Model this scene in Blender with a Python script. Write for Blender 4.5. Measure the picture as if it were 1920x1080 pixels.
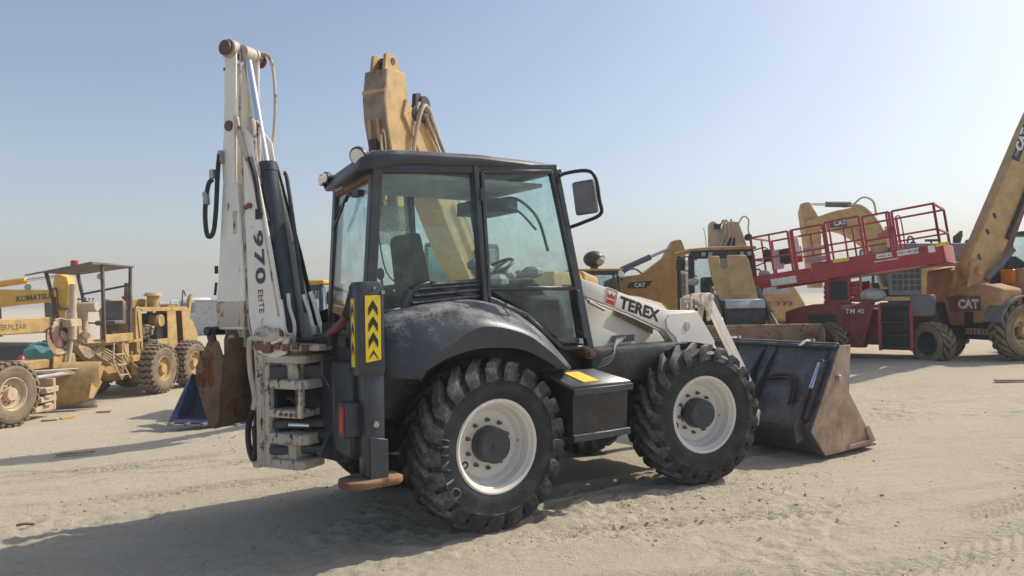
import bpy, bmesh, math, random
import numpy as np
from math import radians, pi, sin, cos, tan, atan2, hypot
from mathutils import Vector, Matrix

random.seed(7)
for o in list(bpy.data.objects):
    bpy.data.objects.remove(o, do_unlink=True)
scene = bpy.context.scene
col = scene.collection

# ------------------------------------------------------------------ camera
cam_data = bpy.data.cameras.new('camera')
cam_data.sensor_width = 36.0
cam_data.lens = 1372.6 / 1920 * 36.0
cam_data.clip_start = 0.05
cam_data.clip_end = 5000
cam = bpy.data.objects.new('camera', cam_data)
col.objects.link(cam)
cam.matrix_world = (Matrix.Translation((0, 0, 1.793)) @ Matrix.Rotation(pi / 2 + radians(.686), 4, 'X')
                    @ Matrix.Rotation(radians(-1.101), 4, 'Z'))
scene.camera = cam

# ------------------------------------------------------------------ sky, sun, exposure
SUN_AZ, SUN_EL = 26.0, 43.5          # azimuth counted from +X towards +Y
world = bpy.data.worlds.new('World')
scene.world = world
world.use_nodes = True
wn, wl = world.node_tree.nodes, world.node_tree.links
wn.clear()
sky = wn.new('ShaderNodeTexSky')
sky.sky_type = 'NISHITA'
sky.sun_disc = False
sky.sun_elevation = radians(SUN_EL)
sky.sun_rotation = radians(90 - SUN_AZ)
sky.air_density = 0.85
sky.dust_density = 2.0
sky.ozone_density = 0.0
bg = wn.new('ShaderNodeBackground')
bg.inputs['Strength'].default_value = 0.14
wo = wn.new('ShaderNodeOutputWorld')
wl.new(sky.outputs[0], bg.inputs[0])
wl.new(bg.outputs[0], wo.inputs[0])

sun_data = bpy.data.lights.new('sun', 'SUN')
sun_data.energy = 3.7
sun_data.angle = radians(0.6)
sun_data.color = (1.0, 0.93, 0.82)
sun = bpy.data.objects.new('sun', sun_data)
col.objects.link(sun)
sd = Vector((cos(radians(SUN_EL)) * cos(radians(SUN_AZ)), cos(radians(SUN_EL)) * sin(radians(SUN_AZ)), sin(radians(SUN_EL))))
sun.rotation_euler = sd.to_track_quat('Z', 'Y').to_euler()
sun.location = sd * 60

vs = scene.view_settings
vs.view_transform = 'Standard'
vs.look = 'None'
vs.gamma = 1.0
vs.exposure = 0.24
vs.use_curve_mapping = False

# ------------------------------------------------------------------ helpers
def rotz(a):
    return Matrix.Rotation(a, 4, 'Z')

class MB:
    """Collects shapes, then links them as ONE mesh object."""
    def __init__(s, xf=None, warp=None):
        s.bm = bmesh.new(); s.xf = xf; s.warp = warp; s.mi = 0
    def _v(s, p):
        p = Vector(p)
        if s.warp: p = s.warp(p)
        if s.xf: p = s.xf @ p
        return s.bm.verts.new(p)
    def _f(s, vs):
        try:
            f = s.bm.faces.new(vs); f.material_index = s.mi; return f
        except ValueError:
            return None
    def loft(s, secs, caps=True, closed=True, ring=False):
        R = [[s._v(p) for p in sec] for sec in secs]
        n = len(R[0])
        last = len(R) if ring else len(R) - 1
        for i in range(last):
            a, b = R[i], R[(i + 1) % len(R)]
            for j in range(n if closed else n - 1):
                k = (j + 1) % n
                s._f((a[j], a[k], b[k], b[j]))
        if caps and closed and not ring:
            s._f(R[0][::-1]); s._f(R[-1])
        return s
    def prism(s, poly, w0, w1, axis='y'):
        if axis == 'y': m = lambda a, b, w: (a, w, b)
        elif axis == 'x': m = lambda a, b, w: (w, a, b)
        else: m = lambda a, b, w: (a, b, w)
        return s.loft([[m(a, b, w0) for a, b in poly], [m(a, b, w1) for a, b in poly]])
    def box(s, c, d, R=None):
        x, y, z = d[0] / 2, d[1] / 2, d[2] / 2
        P = []
        for sz in (-1, 1):
            q = [Vector((a * x, b * y, sz * z)) for a, b in ((-1, -1), (1, -1), (1, 1), (-1, 1))]
            P.append([(R @ v if R else v) + Vector(c) for v in q])
        return s.loft(P)
    def bb(s, x0, x1, y0, y1, z0, z1):
        return s.box(((x0 + x1) / 2, (y0 + y1) / 2, (z0 + z1) / 2), (abs(x1 - x0), abs(y1 - y0), abs(z1 - z0)))
    def beam(s, p0, p1, w, h, up=(0, 0, 1)):
        p0, p1 = Vector(p0), Vector(p1); d = (p1 - p0).normalized(); up = Vector(up)
        if abs(d.dot(up)) > .98: up = Vector((1, 0, 0))
        a = d.cross(up).normalized(); b = a.cross(d).normalized()
        q = lambda p: [p + a * i * w / 2 + b * j * h / 2 for i, j in ((-1, -1), (1, -1), (1, 1), (-1, 1))]
        return s.loft([q(p0), q(p1)])
    def path(s, pts, w, h, up=(0, 1, 0), closed=False):
        n = len(pts)
        for i in range(n if closed else n - 1):
            s.beam(pts[i], pts[(i + 1) % n], w, h, up)
        return s
    def cyl(s, p0, p1, r, r2=None, n=16):
        p0, p1 = Vector(p0), Vector(p1); r2 = r if r2 is None else r2
        d = (p1 - p0).normalized(); up = Vector((0, 0, 1)) if abs(d.z) < .9 else Vector((1, 0, 0))
        a = d.cross(up).normalized(); b = d.cross(a)
        q = lambda p, r: [p + (a * cos(t) + b * sin(t)) * r for t in [2 * pi * k / n for k in range(n)]]
        return s.loft([q(p0, r), q(p1, r2)])
    def tube(s, pts, r, n=8, sub=5):
        P = [Vector(p) for p in pts]
        if sub > 1 and len(P) > 2:
            Q = [P[0] * 2 - P[1]] + P + [P[-1] * 2 - P[-2]]; out = []
            for i in range(1, len(Q) - 2):
                for k in range(sub):
                    t = k / sub; a, b, c, d = Q[i - 1:i + 3]
                    out.append(.5 * (2 * b + (c - a) * t + (2 * a - 5 * b + 4 * c - d) * t * t + (3 * b - a - 3 * c + d) * t ** 3))
            out.append(P[-1]); P = out
        secs = []; prev = None
        for i, p in enumerate(P):
            d = (P[min(i + 1, len(P) - 1)] - P[max(i - 1, 0)]).normalized()
            if prev is None:
                up = Vector((0, 0, 1)) if abs(d.z) < .9 else Vector((1, 0, 0)); a = d.cross(up).normalized()
            else:
                a = (prev - d * prev.dot(d)).normalized()
            prev = a; b = d.cross(a)
            secs.append([p + (a * cos(t) + b * sin(t)) * r for t in [2 * pi * k / n for k in range(n)]])
        return s.loft(secs)
    def lathe(s, prof, o=(0, 0, 0), axis='y', n=48, cap=False):
        """profile of (radius, along)"""
        o = Vector(o); secs = []
        for r, h in prof:
            ring = []
            for k in range(n):
                t = 2 * pi * k / n
                if axis == 'y': v = Vector((r * cos(t), h, r * sin(t)))
                elif axis == 'x': v = Vector((h, r * cos(t), r * sin(t)))
                else: v = Vector((r * cos(t), r * sin(t), h))
                ring.append(o + v)
            secs.append(ring)
        return s.loft(secs, caps=cap)
    def ball(s, c, r, n=12, m=8, sq=(1, 1, 1)):
        c = Vector(c)
        secs = []
        for i in range(m + 1):
            a = -pi / 2 + pi * (i + .02) / (m + .04)
            secs.append([c + Vector((r * cos(a) * cos(t) * sq[0], r * cos(a) * sin(t) * sq[1], r * sin(a) * sq[2])) for t in [2 * pi * k / n for k in range(n)]])
        return s.loft(secs)
    def mesh(s, name, bevel=0, seg=1, sharp=38):
        bm = s.bm
        bmesh.ops.recalc_face_normals(bm, faces=bm.faces[:])
        if bevel:
            ed = [e for e in bm.edges if len(e.link_faces) == 2 and e.calc_face_angle(0) > radians(32)]
            bmesh.ops.bevel(bm, geom=ed, offset=bevel, segments=seg, affect='EDGES', profile=.5, clamp_overlap=True)
        me = bpy.data.meshes.new(name)
        bm.to_mesh(me); bm.free()
        me.polygons.foreach_set('use_smooth', [True] * len(me.polygons))
        me.set_sharp_from_angle(angle=radians(sharp))
        return me
    def split(s, name, mats, parent=None, bevel=0, seg=1, sharp=38):
        """like build, but every loose piece becomes an object of its own"""
        bm = s.bm; bm.verts.index_update(); seen = set(); out = []
        for v0 in bm.verts:
            if v0 in seen: continue
            comp = []; st = [v0]; seen.add(v0)
            while st:
                v = st.pop(); comp.append(v)
                for e in v.link_edges:
                    w = e.other_vert(v)
                    if w not in seen: seen.add(w); st.append(w)
            q = MB(); mp = {v: q.bm.verts.new(v.co) for v in comp}; fs = {f for v in comp for f in v.link_faces}
            for f in fs: q.bm.faces.new([mp[v] for v in f.verts])
            out.append(q.build(name, mats, parent, bevel, seg, sharp))
        bm.free(); return out
    def build(s, name, mats, parent=None, bevel=0, seg=1, sharp=38, label=None):
        me = s.mesh(name, bevel, seg, sharp)
        return obj(name, me, mats, parent, label)

def obj(name, me, mats=None, parent=None, label=None):
    if mats is not None and not len(me.materials):
        for m in (mats if isinstance(mats, (list, tuple)) else [mats]): me.materials.append(m)
    o = bpy.data.objects.new(name, me); col.objects.link(o); o.parent = parent
    if label: o['label'] = label
    return o

def thing(name, label, cat, loc=(0, 0, 0), rz=0, group=None):
    o = bpy.data.objects.new(name, None); o.empty_display_size = .3; col.objects.link(o)
    o.location = loc; o.rotation_euler = (0, 0, rz); o['label'] = label; o['category'] = cat
    if group: o['group'] = group
    return o

def tag(o, label, cat, group=None):
    o['label'] = label; o['category'] = cat
    if group: o['group'] = group
    return o

def lettering(txt, o, xd, yd, size, m, parent, name='lettering', bold=.02, sx=1.0, ext=.002, spacing=1.0, label=None):
    cu = bpy.data.curves.new('t', 'FONT'); cu.body = txt; cu.size = 1.0; cu.extrude = 0; cu.offset = bold
    cu.align_x = 'LEFT'; cu.resolution_u = 3; cu.space_character = spacing
    t = bpy.data.objects.new('t', cu); col.objects.link(t)
    me = bpy.data.meshes.new_from_object(t)
    bpy.data.objects.remove(t, do_unlink=True); bpy.data.curves.remove(cu)
    xd, yd = Vector(xd).normalized(), Vector(yd).normalized(); n = xd.cross(yd)
    M = Matrix(((xd.x * size * sx, yd.x * size, n.x, o[0]), (xd.y * size * sx, yd.y * size, n.y, o[1]),
                (xd.z * size * sx, yd.z * size, n.z, o[2]), (0, 0, 0, 1)))
    me.transform(M); me.name = name; me.materials.clear()
    return obj(name, me, m, parent, label)

def dup(root, parent=None):
    r = root.copy(); col.objects.link(r); r.parent = parent
    for ch in list(root.children): dup(ch, r)
    return r

# ------------------------------------------------------------------ materials
SAND = (.46, .36, .25)
MATS = {}
def mat(name, c, rough=.5, metal=0, dust=.25, dustc=SAND, rust=0, rustc=(.11, .04, .016), var=.18, scale=4.0, bump=.15, coat=0,
        spec=.5, rust_scale=7.0, streak=0, up=.5, band=(.42, .95), scratch=0, scratchc=(.35, .34, .33)):
    """painted or bare surface with mottling, settled dust and rust patches"""
    m = bpy.data.materials.new(name); m.use_nodes = True; MATS[name] = m
    nt = m.node_tree; N = nt.nodes; Lk = nt.links; N.clear()
    out = N.new('ShaderNodeOutputMaterial'); b = N.new('ShaderNodeBsdfPrincipled')
    Lk.new(b.outputs[0], out.inputs[0])
    tc = N.new('ShaderNodeTexCoord')
    def noise(sc, det=5, r=.6, stretch=None):
        n = N.new('ShaderNodeTexNoise'); n.inputs['Scale'].default_value = sc
        n.inputs['Detail'].default_value = det; n.inputs['Roughness'].default_value = r
        if stretch:
            mp = N.new('ShaderNodeMapping'); mp.inputs['Scale'].default_value = stretch
            Lk.new(tc.outputs['Object'], mp.inputs[0]); Lk.new(mp.outputs[0], n.inputs['Vector'])
        else:
            Lk.new(tc.outputs['Object'], n.inputs['Vector'])
        return n.outputs['Fac']
    def rng(f, a, b_, c0=0, c1=1):
        r = N.new('ShaderNodeMapRange'); r.inputs[1].default_value = a; r.inputs[2].default_value = b_
        r.inputs[3].default_value = c0; r.inputs[4].default_value = c1; r.interpolation_type = 'SMOOTHSTEP'
        Lk.new(f, r.inputs[0]); return r.outputs[0]
    def math_(op, a, b_):
        n = N.new('ShaderNodeMath'); n.operation = op
        for i, v in enumerate((a, b_)):
            if isinstance(v, (int, float)): n.inputs[i].default_value = v
            else: Lk.new(v, n.inputs[i])
        return n.outputs[0]
    def mix(f, A, B):
        n = N.new('ShaderNodeMix'); n.data_type = 'RGBA'
        if isinstance(f, (int, float)): n.inputs[0].default_value = f
        else: Lk.new(f, n.inputs[0])
        for i, v in ((6, A), (7, B)):
            if isinstance(v, tuple): n.inputs[i].default_value = (*v, 1)
            else: Lk.new(v, n.inputs[i])
        return n.outputs[2]
    n1 = noise(scale); n2 = noise(scale * 6, 6, .7)
    lo = tuple(max(0, x * (1 - var)) for x in c); hi = tuple(min(1, x * (1 + var)) for x in c)
    base = mix(rng(n1, .3, .7), lo, hi)
    ro = rough
    if dust:
        ge = N.new('ShaderNodeNewGeometry'); sp = N.new('ShaderNodeSeparateXYZ'); Lk.new(ge.outputs['Normal'], sp.inputs[0])
        d = math_('ADD', math_('MULTIPLY', sp.outputs[2], up * .35), math_('ADD', math_('MULTIPLY', n1, .55), math_('MULTIPLY', n2, .45)))
        f = rng(d, band[0], band[1], 0, min(1, dust * 1.6))
        base = mix(f, base, dustc)
        ro = rng(f, 0, .6, rough, max(rough, .9))
    if scratch:
        s1 = noise(6, 6, .75, (14, 14, 1.2)); s2 = noise(5, 6, .75, (1.2, 14, 16)); s3 = noise(3, 3, .6)
        sc_ = math_('MULTIPLY', rng(math_('MAXIMUM', s1, s2), .60, .70), rng(s3, .38, .6, .15, 1))
        base = mix(math_('MULTIPLY', sc_, scratch), base, scratchc)
    if rust:
        n3 = noise(rust_scale, 8, .68)
        if streak: n3 = math_('ADD', math_('MULTIPLY', n3, .6), math_('MULTIPLY', noise(rust_scale, 5, .6, (3.5, 3.5, .35)), .4))
        f2 = rng(n3, .66 - rust * .3, .72 - rust * .25)
        rc = mix(rng(n2, .3, .7), tuple(x * .6 for x in rustc), tuple(min(1, x * 1.7) for x in rustc))
        base = mix(f2, base, rc)
        ro2 = N.new('ShaderNodeMix'); ro2.data_type = 'FLOAT'; Lk.new(f2, ro2.inputs[0])
        if isinstance(ro, float) or isinstance(ro, int): ro2.inputs[2].default_value = ro
        else: Lk.new(ro, ro2.inputs[2])
        ro2.inputs[3].default_value = .92; ro = ro2.outputs[0]
    Lk.new(base, b.inputs['Base Color'])
    if isinstance(ro, (int, float)): b.inputs['Roughness'].default_value = ro
    else: Lk.new(ro, b.inputs['Roughness'])
    b.inputs['Metallic'].default_value = metal
    b.inputs['Specular IOR Level'].default_value = spec
    b.inputs['Coat Weight'].default_value = coat
    if bump:
        bp = N.new('ShaderNodeBump'); bp.inputs['Strength'].default_value = bump; bp.inputs['Distance'].default_value = .01
        Lk.new(n2, bp.inputs['Height']); Lk.new(bp.outputs[0], b.inputs['Normal'])
    return m

def glass(name, tint, dirt=.12, dirtc=(.5, .5, .46)):
    m = bpy.data.materials.new(name); m.use_nodes = True; MATS[name] = m
    nt = m.node_tree; N = nt.nodes; Lk = nt.links; N.clear()
    out = N.new('ShaderNodeOutputMaterial')
    tr = N.new('ShaderNodeBsdfTransparent'); tr.inputs[0].default_value = (*tint, 1)
    gl = N.new('ShaderNodeBsdfGlossy'); gl.inputs['Roughness'].default_value = .03
    df = N.new('ShaderNodeBsdfDiffuse'); df.inputs[0].default_value = (*dirtc, 1)
    tl = N.new('ShaderNodeBsdfTranslucent'); tl.inputs[0].default_value = (*dirtc, 1)
    ad = N.new('ShaderNodeMixShader'); ad.inputs[0].default_value = .5
    Lk.new(df.outputs[0], ad.inputs[1]); Lk.new(tl.outputs[0], ad.inputs[2])
    lw = N.new('ShaderNodeLayerWeight'); lw.inputs[0].default_value = .5
    pw = N.new('ShaderNodeMath'); pw.operation = 'POWER'; pw.inputs[1].default_value = 4.0; Lk.new(lw.outputs['Facing'], pw.inputs[0])
    fr = N.new('ShaderNodeMath'); fr.operation = 'MULTIPLY_ADD'; fr.inputs[1].default_value = .8; fr.inputs[2].default_value = .035; Lk.new(pw.outputs[0], fr.inputs[0])
    m1 = N.new('ShaderNodeMixShader'); m2 = N.new('ShaderNodeMixShader')
    Lk.new(fr.outputs[0], m1.inputs[0]); Lk.new(tr.outputs[0], m1.inputs[1]); Lk.new(gl.outputs[0], m1.inputs[2])
    tc = N.new('ShaderNodeTexCoord'); no = N.new('ShaderNodeTexNoise'); no.inputs['Scale'].default_value = 5; no.inputs['Detail'].default_value = 8
    no.inputs['Roughness'].default_value = .7
    Lk.new(tc.outputs['Object'], no.inputs['Vector'])
    r = N.new('ShaderNodeMapRange'); r.inputs[1].default_value = .42; r.inputs[2].default_value = .75
    r.inputs[3].default_value = dirt * .15; r.inputs[4].default_value = dirt * 3
    Lk.new(no.outputs['Fac'], r.inputs[0]); Lk.new(r.outputs[0], m2.inputs[0])
    Lk.new(m1.outputs[0], m2.inputs[1]); Lk.new(ad.outputs[0], m2.inputs[2]); Lk.new(m2.outputs[0], out.inputs[0])
    return m

mat('white_paint', (.83, .80, .73), .40, dust=.26, rust=.21, var=.08, rust_scale=9, streak=1, bump=.08)
mat('white_worn', (.56, .50, .42), .6, dust=.4, rust=.50, var=.15, rust_scale=8, streak=1)
mat('white_rim', (.76, .73, .67), .42, dust=.34, rust=.13, var=.06, rust_scale=10, bump=.05)
mat('charcoal', (.035, .042, .054), .34, dust=.16, dustc=(.27, .27, .26), var=.15, rust=.05, bump=.1, scale=7, band=(.5, .95), scratch=.4, scratchc=(.16, .165, .17))
mat('charcoal_dusty', (.040, .047, .058), .40, dust=.40, dustc=(.40, .40, .40), var=.15, bump=.12, scale=6.5, up=.8, band=(.62, .92), scratch=.35, scratchc=(.22, .23, .24))
mat('black_steel', (.017, .019, .023), .42, dust=.15, var=.3, rust=.08, scale=7, scratch=.35, scratchc=(.12, .12, .12))
mat('black_rubber', (.016, .016, .017), .6, dust=.22, dustc=(.25, .21, .17), bump=.2)
mat('tyre', (.017, .019, .022), .55, dust=.22, dustc=(.24, .23, .22), bump=.25, scale=5, spec=.35)
mat('tyre_tread', (.032, .033, .034), .75, dust=.62, dustc=(.38, .35, .31), bump=.35, scale=5, spec=.3)
mat('nut_rust', (.16, .10, .06), .8, dust=.3, rust=.3)
mat('bucket_tan', (.30, .21, .15), .8, dust=.4, rust=.35, rustc=(.13, .05, .03), var=.25, rust_scale=5)
mat('groove', (.045, .036, .028), .95, dust=.2, bump=.2)
mat('tyre_dusty', (.19, .15, .105), .9, dust=.8, dustc=(.40, .31, .205), bump=.35, spec=.2)
mat('chrome', (.75, .76, .78), .16, metal=1, dust=.06, bump=0, var=.03)
mat('steel', (.35, .34, .33), .45, metal=.8, dust=.3, rust=.15)
mat('rust_steel', (.17, .105, .07), .8, dust=.35, rust=.5, var=.3, rust_scale=4, dustc=(.36, .27, .2))
mat('rust_orange', (.17, .075, .038), .85, dust=.3, rust=.35, rustc=(.12, .045, .02), var=.35, rust_scale=5)
mat('bucket_side', (.30, .205, .145), .75, dust=.4, rust=.48, rustc=(.24, .10, .05), var=.3, rust_scale=2.2, streak=1, dustc=(.42, .38, .33), scratch=.7, scratchc=(.48, .43, .38))
mat('bucket_back', (.060, .068, .079), .5, dust=.3, rust=.16, rustc=(.16, .09, .06), var=.3, rust_scale=3, dustc=(.26, .26, .27), scratch=.5, scratchc=(.2, .21, .22))
mat('cat_tan', (.50, .325, .125), .5, dust=.35, rust=.16, var=.16, scratch=.35, scratchc=(.22, .15, .08), streak=1, dustc=(.5, .38, .24))
mat('cat_yellow', (.50, .275, .06), .48, dust=.25, rust=.10, var=.15, scratch=.3, scratchc=(.2, .13, .06), streak=1, dustc=(.46, .34, .2))
mat('orange_tan', (.46, .235, .105), .55, dust=.5, rust=.14, var=.2, streak=1, up=.9, dustc=(.48, .34, .22))
mat('grader_tan', (.44, .285, .105), .6, dust=.45, rust=.22, var=.2, scratch=.4, scratchc=(.25, .17, .09), streak=1, dustc=(.48, .37, .22))
mat('brown_tan', (.27, .20, .145), .65, dust=.35, rust=.2, var=.25, scratch=.4, scratchc=(.16, .12, .09), dustc=(.36, .29, .22))  # browner, darker tan for one face of the excavator stick
mat('pale_tan', (.52, .40, .27), .6, dust=.45, rust=.12, var=.12)
mat('komatsu_yellow', (.74, .42, .045), .5, dust=.15, var=.08)
mat('lift_red', (.36, .022, .036), .42, dust=.12, var=.14, rust=.04, dustc=(.4, .3, .27))
mat('lift_red_shaded', (.20, .013, .022), .5, dust=.14, var=.2, rust=.06, scratch=.3, scratchc=(.25, .06, .06))  # same red darkened: shade on the lift chassis is put into the colour
mat('mirror_face', (.15, .16, .175), .3, dust=.25)
mat('loader_blue', (.008, .026, .085), .4, dust=.12, var=.15)
mat('grey_plastic', (.11, .12, .13), .6, dust=.25)
mat('light_grey', (.42, .43, .44), .6, dust=.2)
mat('dark_interior', (.02, .025, .03), .8, dust=.12, dustc=(.2, .2, .2))
mat('canopy_brown', (.16, .125, .115), .6, dust=.45, rust=.1, dustc=(.36, .30, .25))
mat('post_brown', (.085, .058, .052), .6, dust=.25, rust=.2)
mat('sign_yellow', (.80, .58, .02), .45, dust=.12, var=.06, bump=0)
mat('print_black', (.014, .015, .018), .5, dust=.05, bump=0)
mat('print_grey', (.05, .055, .066), .5, dust=.1, bump=0)
mat('print_maroon', (.18, .035, .045), .5, dust=.1, bump=0)
mat('print_red', (.42, .02, .03), .45, dust=.1, bump=0)
mat('print_white', (.75, .74, .70), .5, dust=.12, bump=0)
mat('print_faded', (.12, .085, .045), .7, dust=.3, bump=0)
mat('red_plastic', (.42, .015, .015), .25, dust=.08, bump=0)
mat('orange_plastic', (.8, .22, .01), .35, dust=.1, bump=0)
mat('lamp_glass', (.75, .74, .68), .15, dust=.15, bump=0)
mat('teal_sheet', (.02, .22, .24), .6, dust=.25)
mat('wood', (.36, .25, .14), .8, dust=.35)
mat('stone', (.36, .30, .23), .95, dust=.3, var=.3)
mat('clod', (.60, .51, .385), .97, dust=.2, var=.2, spec=.1)
mat('brown_dark', (.16, .07, .055), .6, dust=.3, rust=.2)
mat('yellow_wrap', (.55, .36, .05), .5, dust=.2)
glass('cab_glass', (.90, .965, .955), .06, (.55, .60, .59))
glass('plastic_film', (.85, .88, .87), .20, (.75, .76, .74))
glass('far_glass', (.80, .90, .92), .05, (.34, .42, .44))
glass('mirror_glass', (.3, .32, .34), .2, (.2, .22, .24))
M = MATS
# ------------------------------------------------------------------ the ground
def S(t):
    t = np.clip(t, 0, 1); return t * t * (3 - 2 * t)
def terrain(x, y):
    """broad shape of the yard: falls away to the left, rises a little to the right"""
    return (-.68 * S((-x - 1.2) / 5.6) * np.clip((y - 4.5) / 10.5, 0, 1) + .27 * S((x - 2.6) / 6.5) * np.clip((y - 6.5) / 9, 0, 1))
def ground_z(x, y):
    return float(terrain(np.array(float(x)), np.array(float(y))))

rng_ = np.random.default_rng(3)
PERM = rng_.random((256, 256))
def vnoise(x, y):
    xi, yi = np.floor(x).astype(int), np.floor(y).astype(int)
    fx, fy = x - xi, y - yi; fx, fy = fx * fx * (3 - 2 * fx), fy * fy * (3 - 2 * fy)
    p = lambda a, b: PERM[a % 256, b % 256]
    return ((p(xi, yi) * (1 - fx) + p(xi + 1, yi) * fx) * (1 - fy) + (p(xi, yi + 1) * (1 - fx) + p(xi + 1, yi + 1) * fx) * fy) - .5
def fbm(x, y, o=4):
    s = 0; a = 1
    for i in range(o):
        s = s + a * vnoise(x * 2 ** i + 17.3 * i, y * 2 ** i + 9.1 * i); a *= .5
    return s

def axis_pts(lo, hi, d0, a, b, g):
    core = list(np.arange(a, b, d0)); up = []; v = b; d = d0
    while v < hi: up.append(v); d *= g; v += d
    dn = []; v = a - d0; d = d0
    while v > lo: dn.append(v); d *= g; v -= d
    return np.array([lo] + dn[::-1] + core + up + [hi])
gx = axis_pts(-900, 900, .022, -5.2, 5.2, 1.035)
gy = axis_pts(-30, 1500, .020, 4.2, 10.2, 1.028)
X, Y = np.meshgrid(gx, gy, indexing='xy')
Z = terrain(X, Y)
dist = np.hypot(X, Y)
near = 1 - S((dist - 12) / 16)
mid = 1 - S((dist - 40) / 60)
Z += mid * .035 * fbm(X * .35, Y * .35, 3)
Z += near * (.011 * fbm(X * 2.1, Y * 2.6, 4))
rough_patch = S((fbm(X * .55 + 3, Y * .7, 2) + .05) / .35)
Z += near * rough_patch * .030 * fbm(X * 8, Y * 10, 4)
Z += near * (.35 + .9 * rough_patch) * .013 * fbm(X * 20, Y * 21, 3)
# fine drag scrapes left by buckets and blades
ts, vs_ = X * .985 + Y * .17, -X * .17 + Y * .985
Z += near * S((fbm(X * .3 + 9, Y * .4 + 2, 2) + .15) / .3) * .009 * fbm(ts * .9, vs_ * 22, 2)
# wheel ruts: paths (x0, y0, x1, y1, half width, depth, lug pitch)
def rut(x0, y0, x1, y1, hw, dep, pitch, amp, bend=0):
    global Z
    L = math.hypot(x1 - x0, y1 - y0); ux, uy = (x1 - x0) / L, (y1 - y0) / L
    t = (X - x0) * ux + (Y - y0) * uy
    v = -(X - x0) * uy + (Y - y0) * ux + bend * np.sin(t * .35) + .05 * vnoise(t * .8, t * 0 + 4)
    inside = S((hw - np.abs(v)) / (hw * .35)) * S(t / .6) * S((L - t) / .6)
    edge = np.exp(-((np.abs(v) - hw * 1.15) / (hw * .22)) ** 2) * S(t / .6) * S((L - t) / .6)
    Z += near * (-dep * 1.3 * inside + dep * 1.0 * edge * (1 + 1.2 * vnoise(t * 5, v * 5)))
    lug = np.sin(2 * pi * (t / pitch + np.abs(v) * 1.6 / pitch))
    Z += near * 1.7 * amp * inside * np.tanh(lug * 3.5) * np.clip(.7 + 1.6 * vnoise(t * .9, v * 2), 0, 1)
rut(-9, 7.5, 2.0, 11.5, .24, .012, .12, .007, .3)
rut(-9, 5.4, .2, 10.2, .22, .012, .11, .008, -.2)
rut(-1.2, 5.15, 8.0, 7.6, .20, .013, .13, .008, .1)
rut(-6, 3.4, 12, 6.3, .22, .010, .13, .006, .25)
rut(-4, 2.9, 12, 5.0, .20, .014, .15, .008, -.2)
rut(1.5, 4.6, 14, 10.5, .24, .010, .14, .005, .3)
rut(-8, 9.5, -1.4, 8.3, .22, .010, .10, .008, .1)
rut(-1.4, 5.45, 3.4, 8.75, .16, .016, .16, .009, .05)
rut(-5.6, 6.6, -1.6, 7.9, .17, .010, .085, .009, .1)
rut(-7.5, 8.6, -2.2, 9.6, .18, .010, .085, .009, -.1)
rut(-2.0, 4.35, 9, 5.9, .18, .008, .09, .007, .2)
rut(2.2, 5.2, 11, 8.8, .2, .008, .09, .007, -.2)
# churned line beside the machine
t = (X + .7) * .831 + (Y - 5.2) * .556; v = -(X + .7) * .556 + (Y - 5.2) * .831
Z += near * .045 * np.exp(-((v - .08) / .22) ** 2) * S((t + .5) / 1.5) * S((4.5 - t) / 1.2) * (fbm(X * 9, Y * 9, 3) + .25)
ny, nx = X.shape
verts = np.stack([X, Y, Z], -1).reshape(-1, 3)
ii = (np.arange(ny - 1)[:, None] * nx + np.arange(nx - 1)[None, :]).reshape(-1)
faces = np.stack([ii, ii + 1, ii + 1 + nx, ii + nx], 1)
gm = bpy.data.meshes.new('ground')
gm.vertices.add(len(verts)); gm.vertices.foreach_set('co', verts.reshape(-1))
gm.loops.add(faces.size); gm.loops.foreach_set('vertex_index', faces.reshape(-1))
gm.polygons.add(len(faces)); gm.polygons.foreach_set('loop_start', np.arange(0, faces.size, 4))
gm.update(calc_edges=True); gm.validate()
gm.polygons.foreach_set('use_smooth', [True] * len(gm.polygons))

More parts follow.
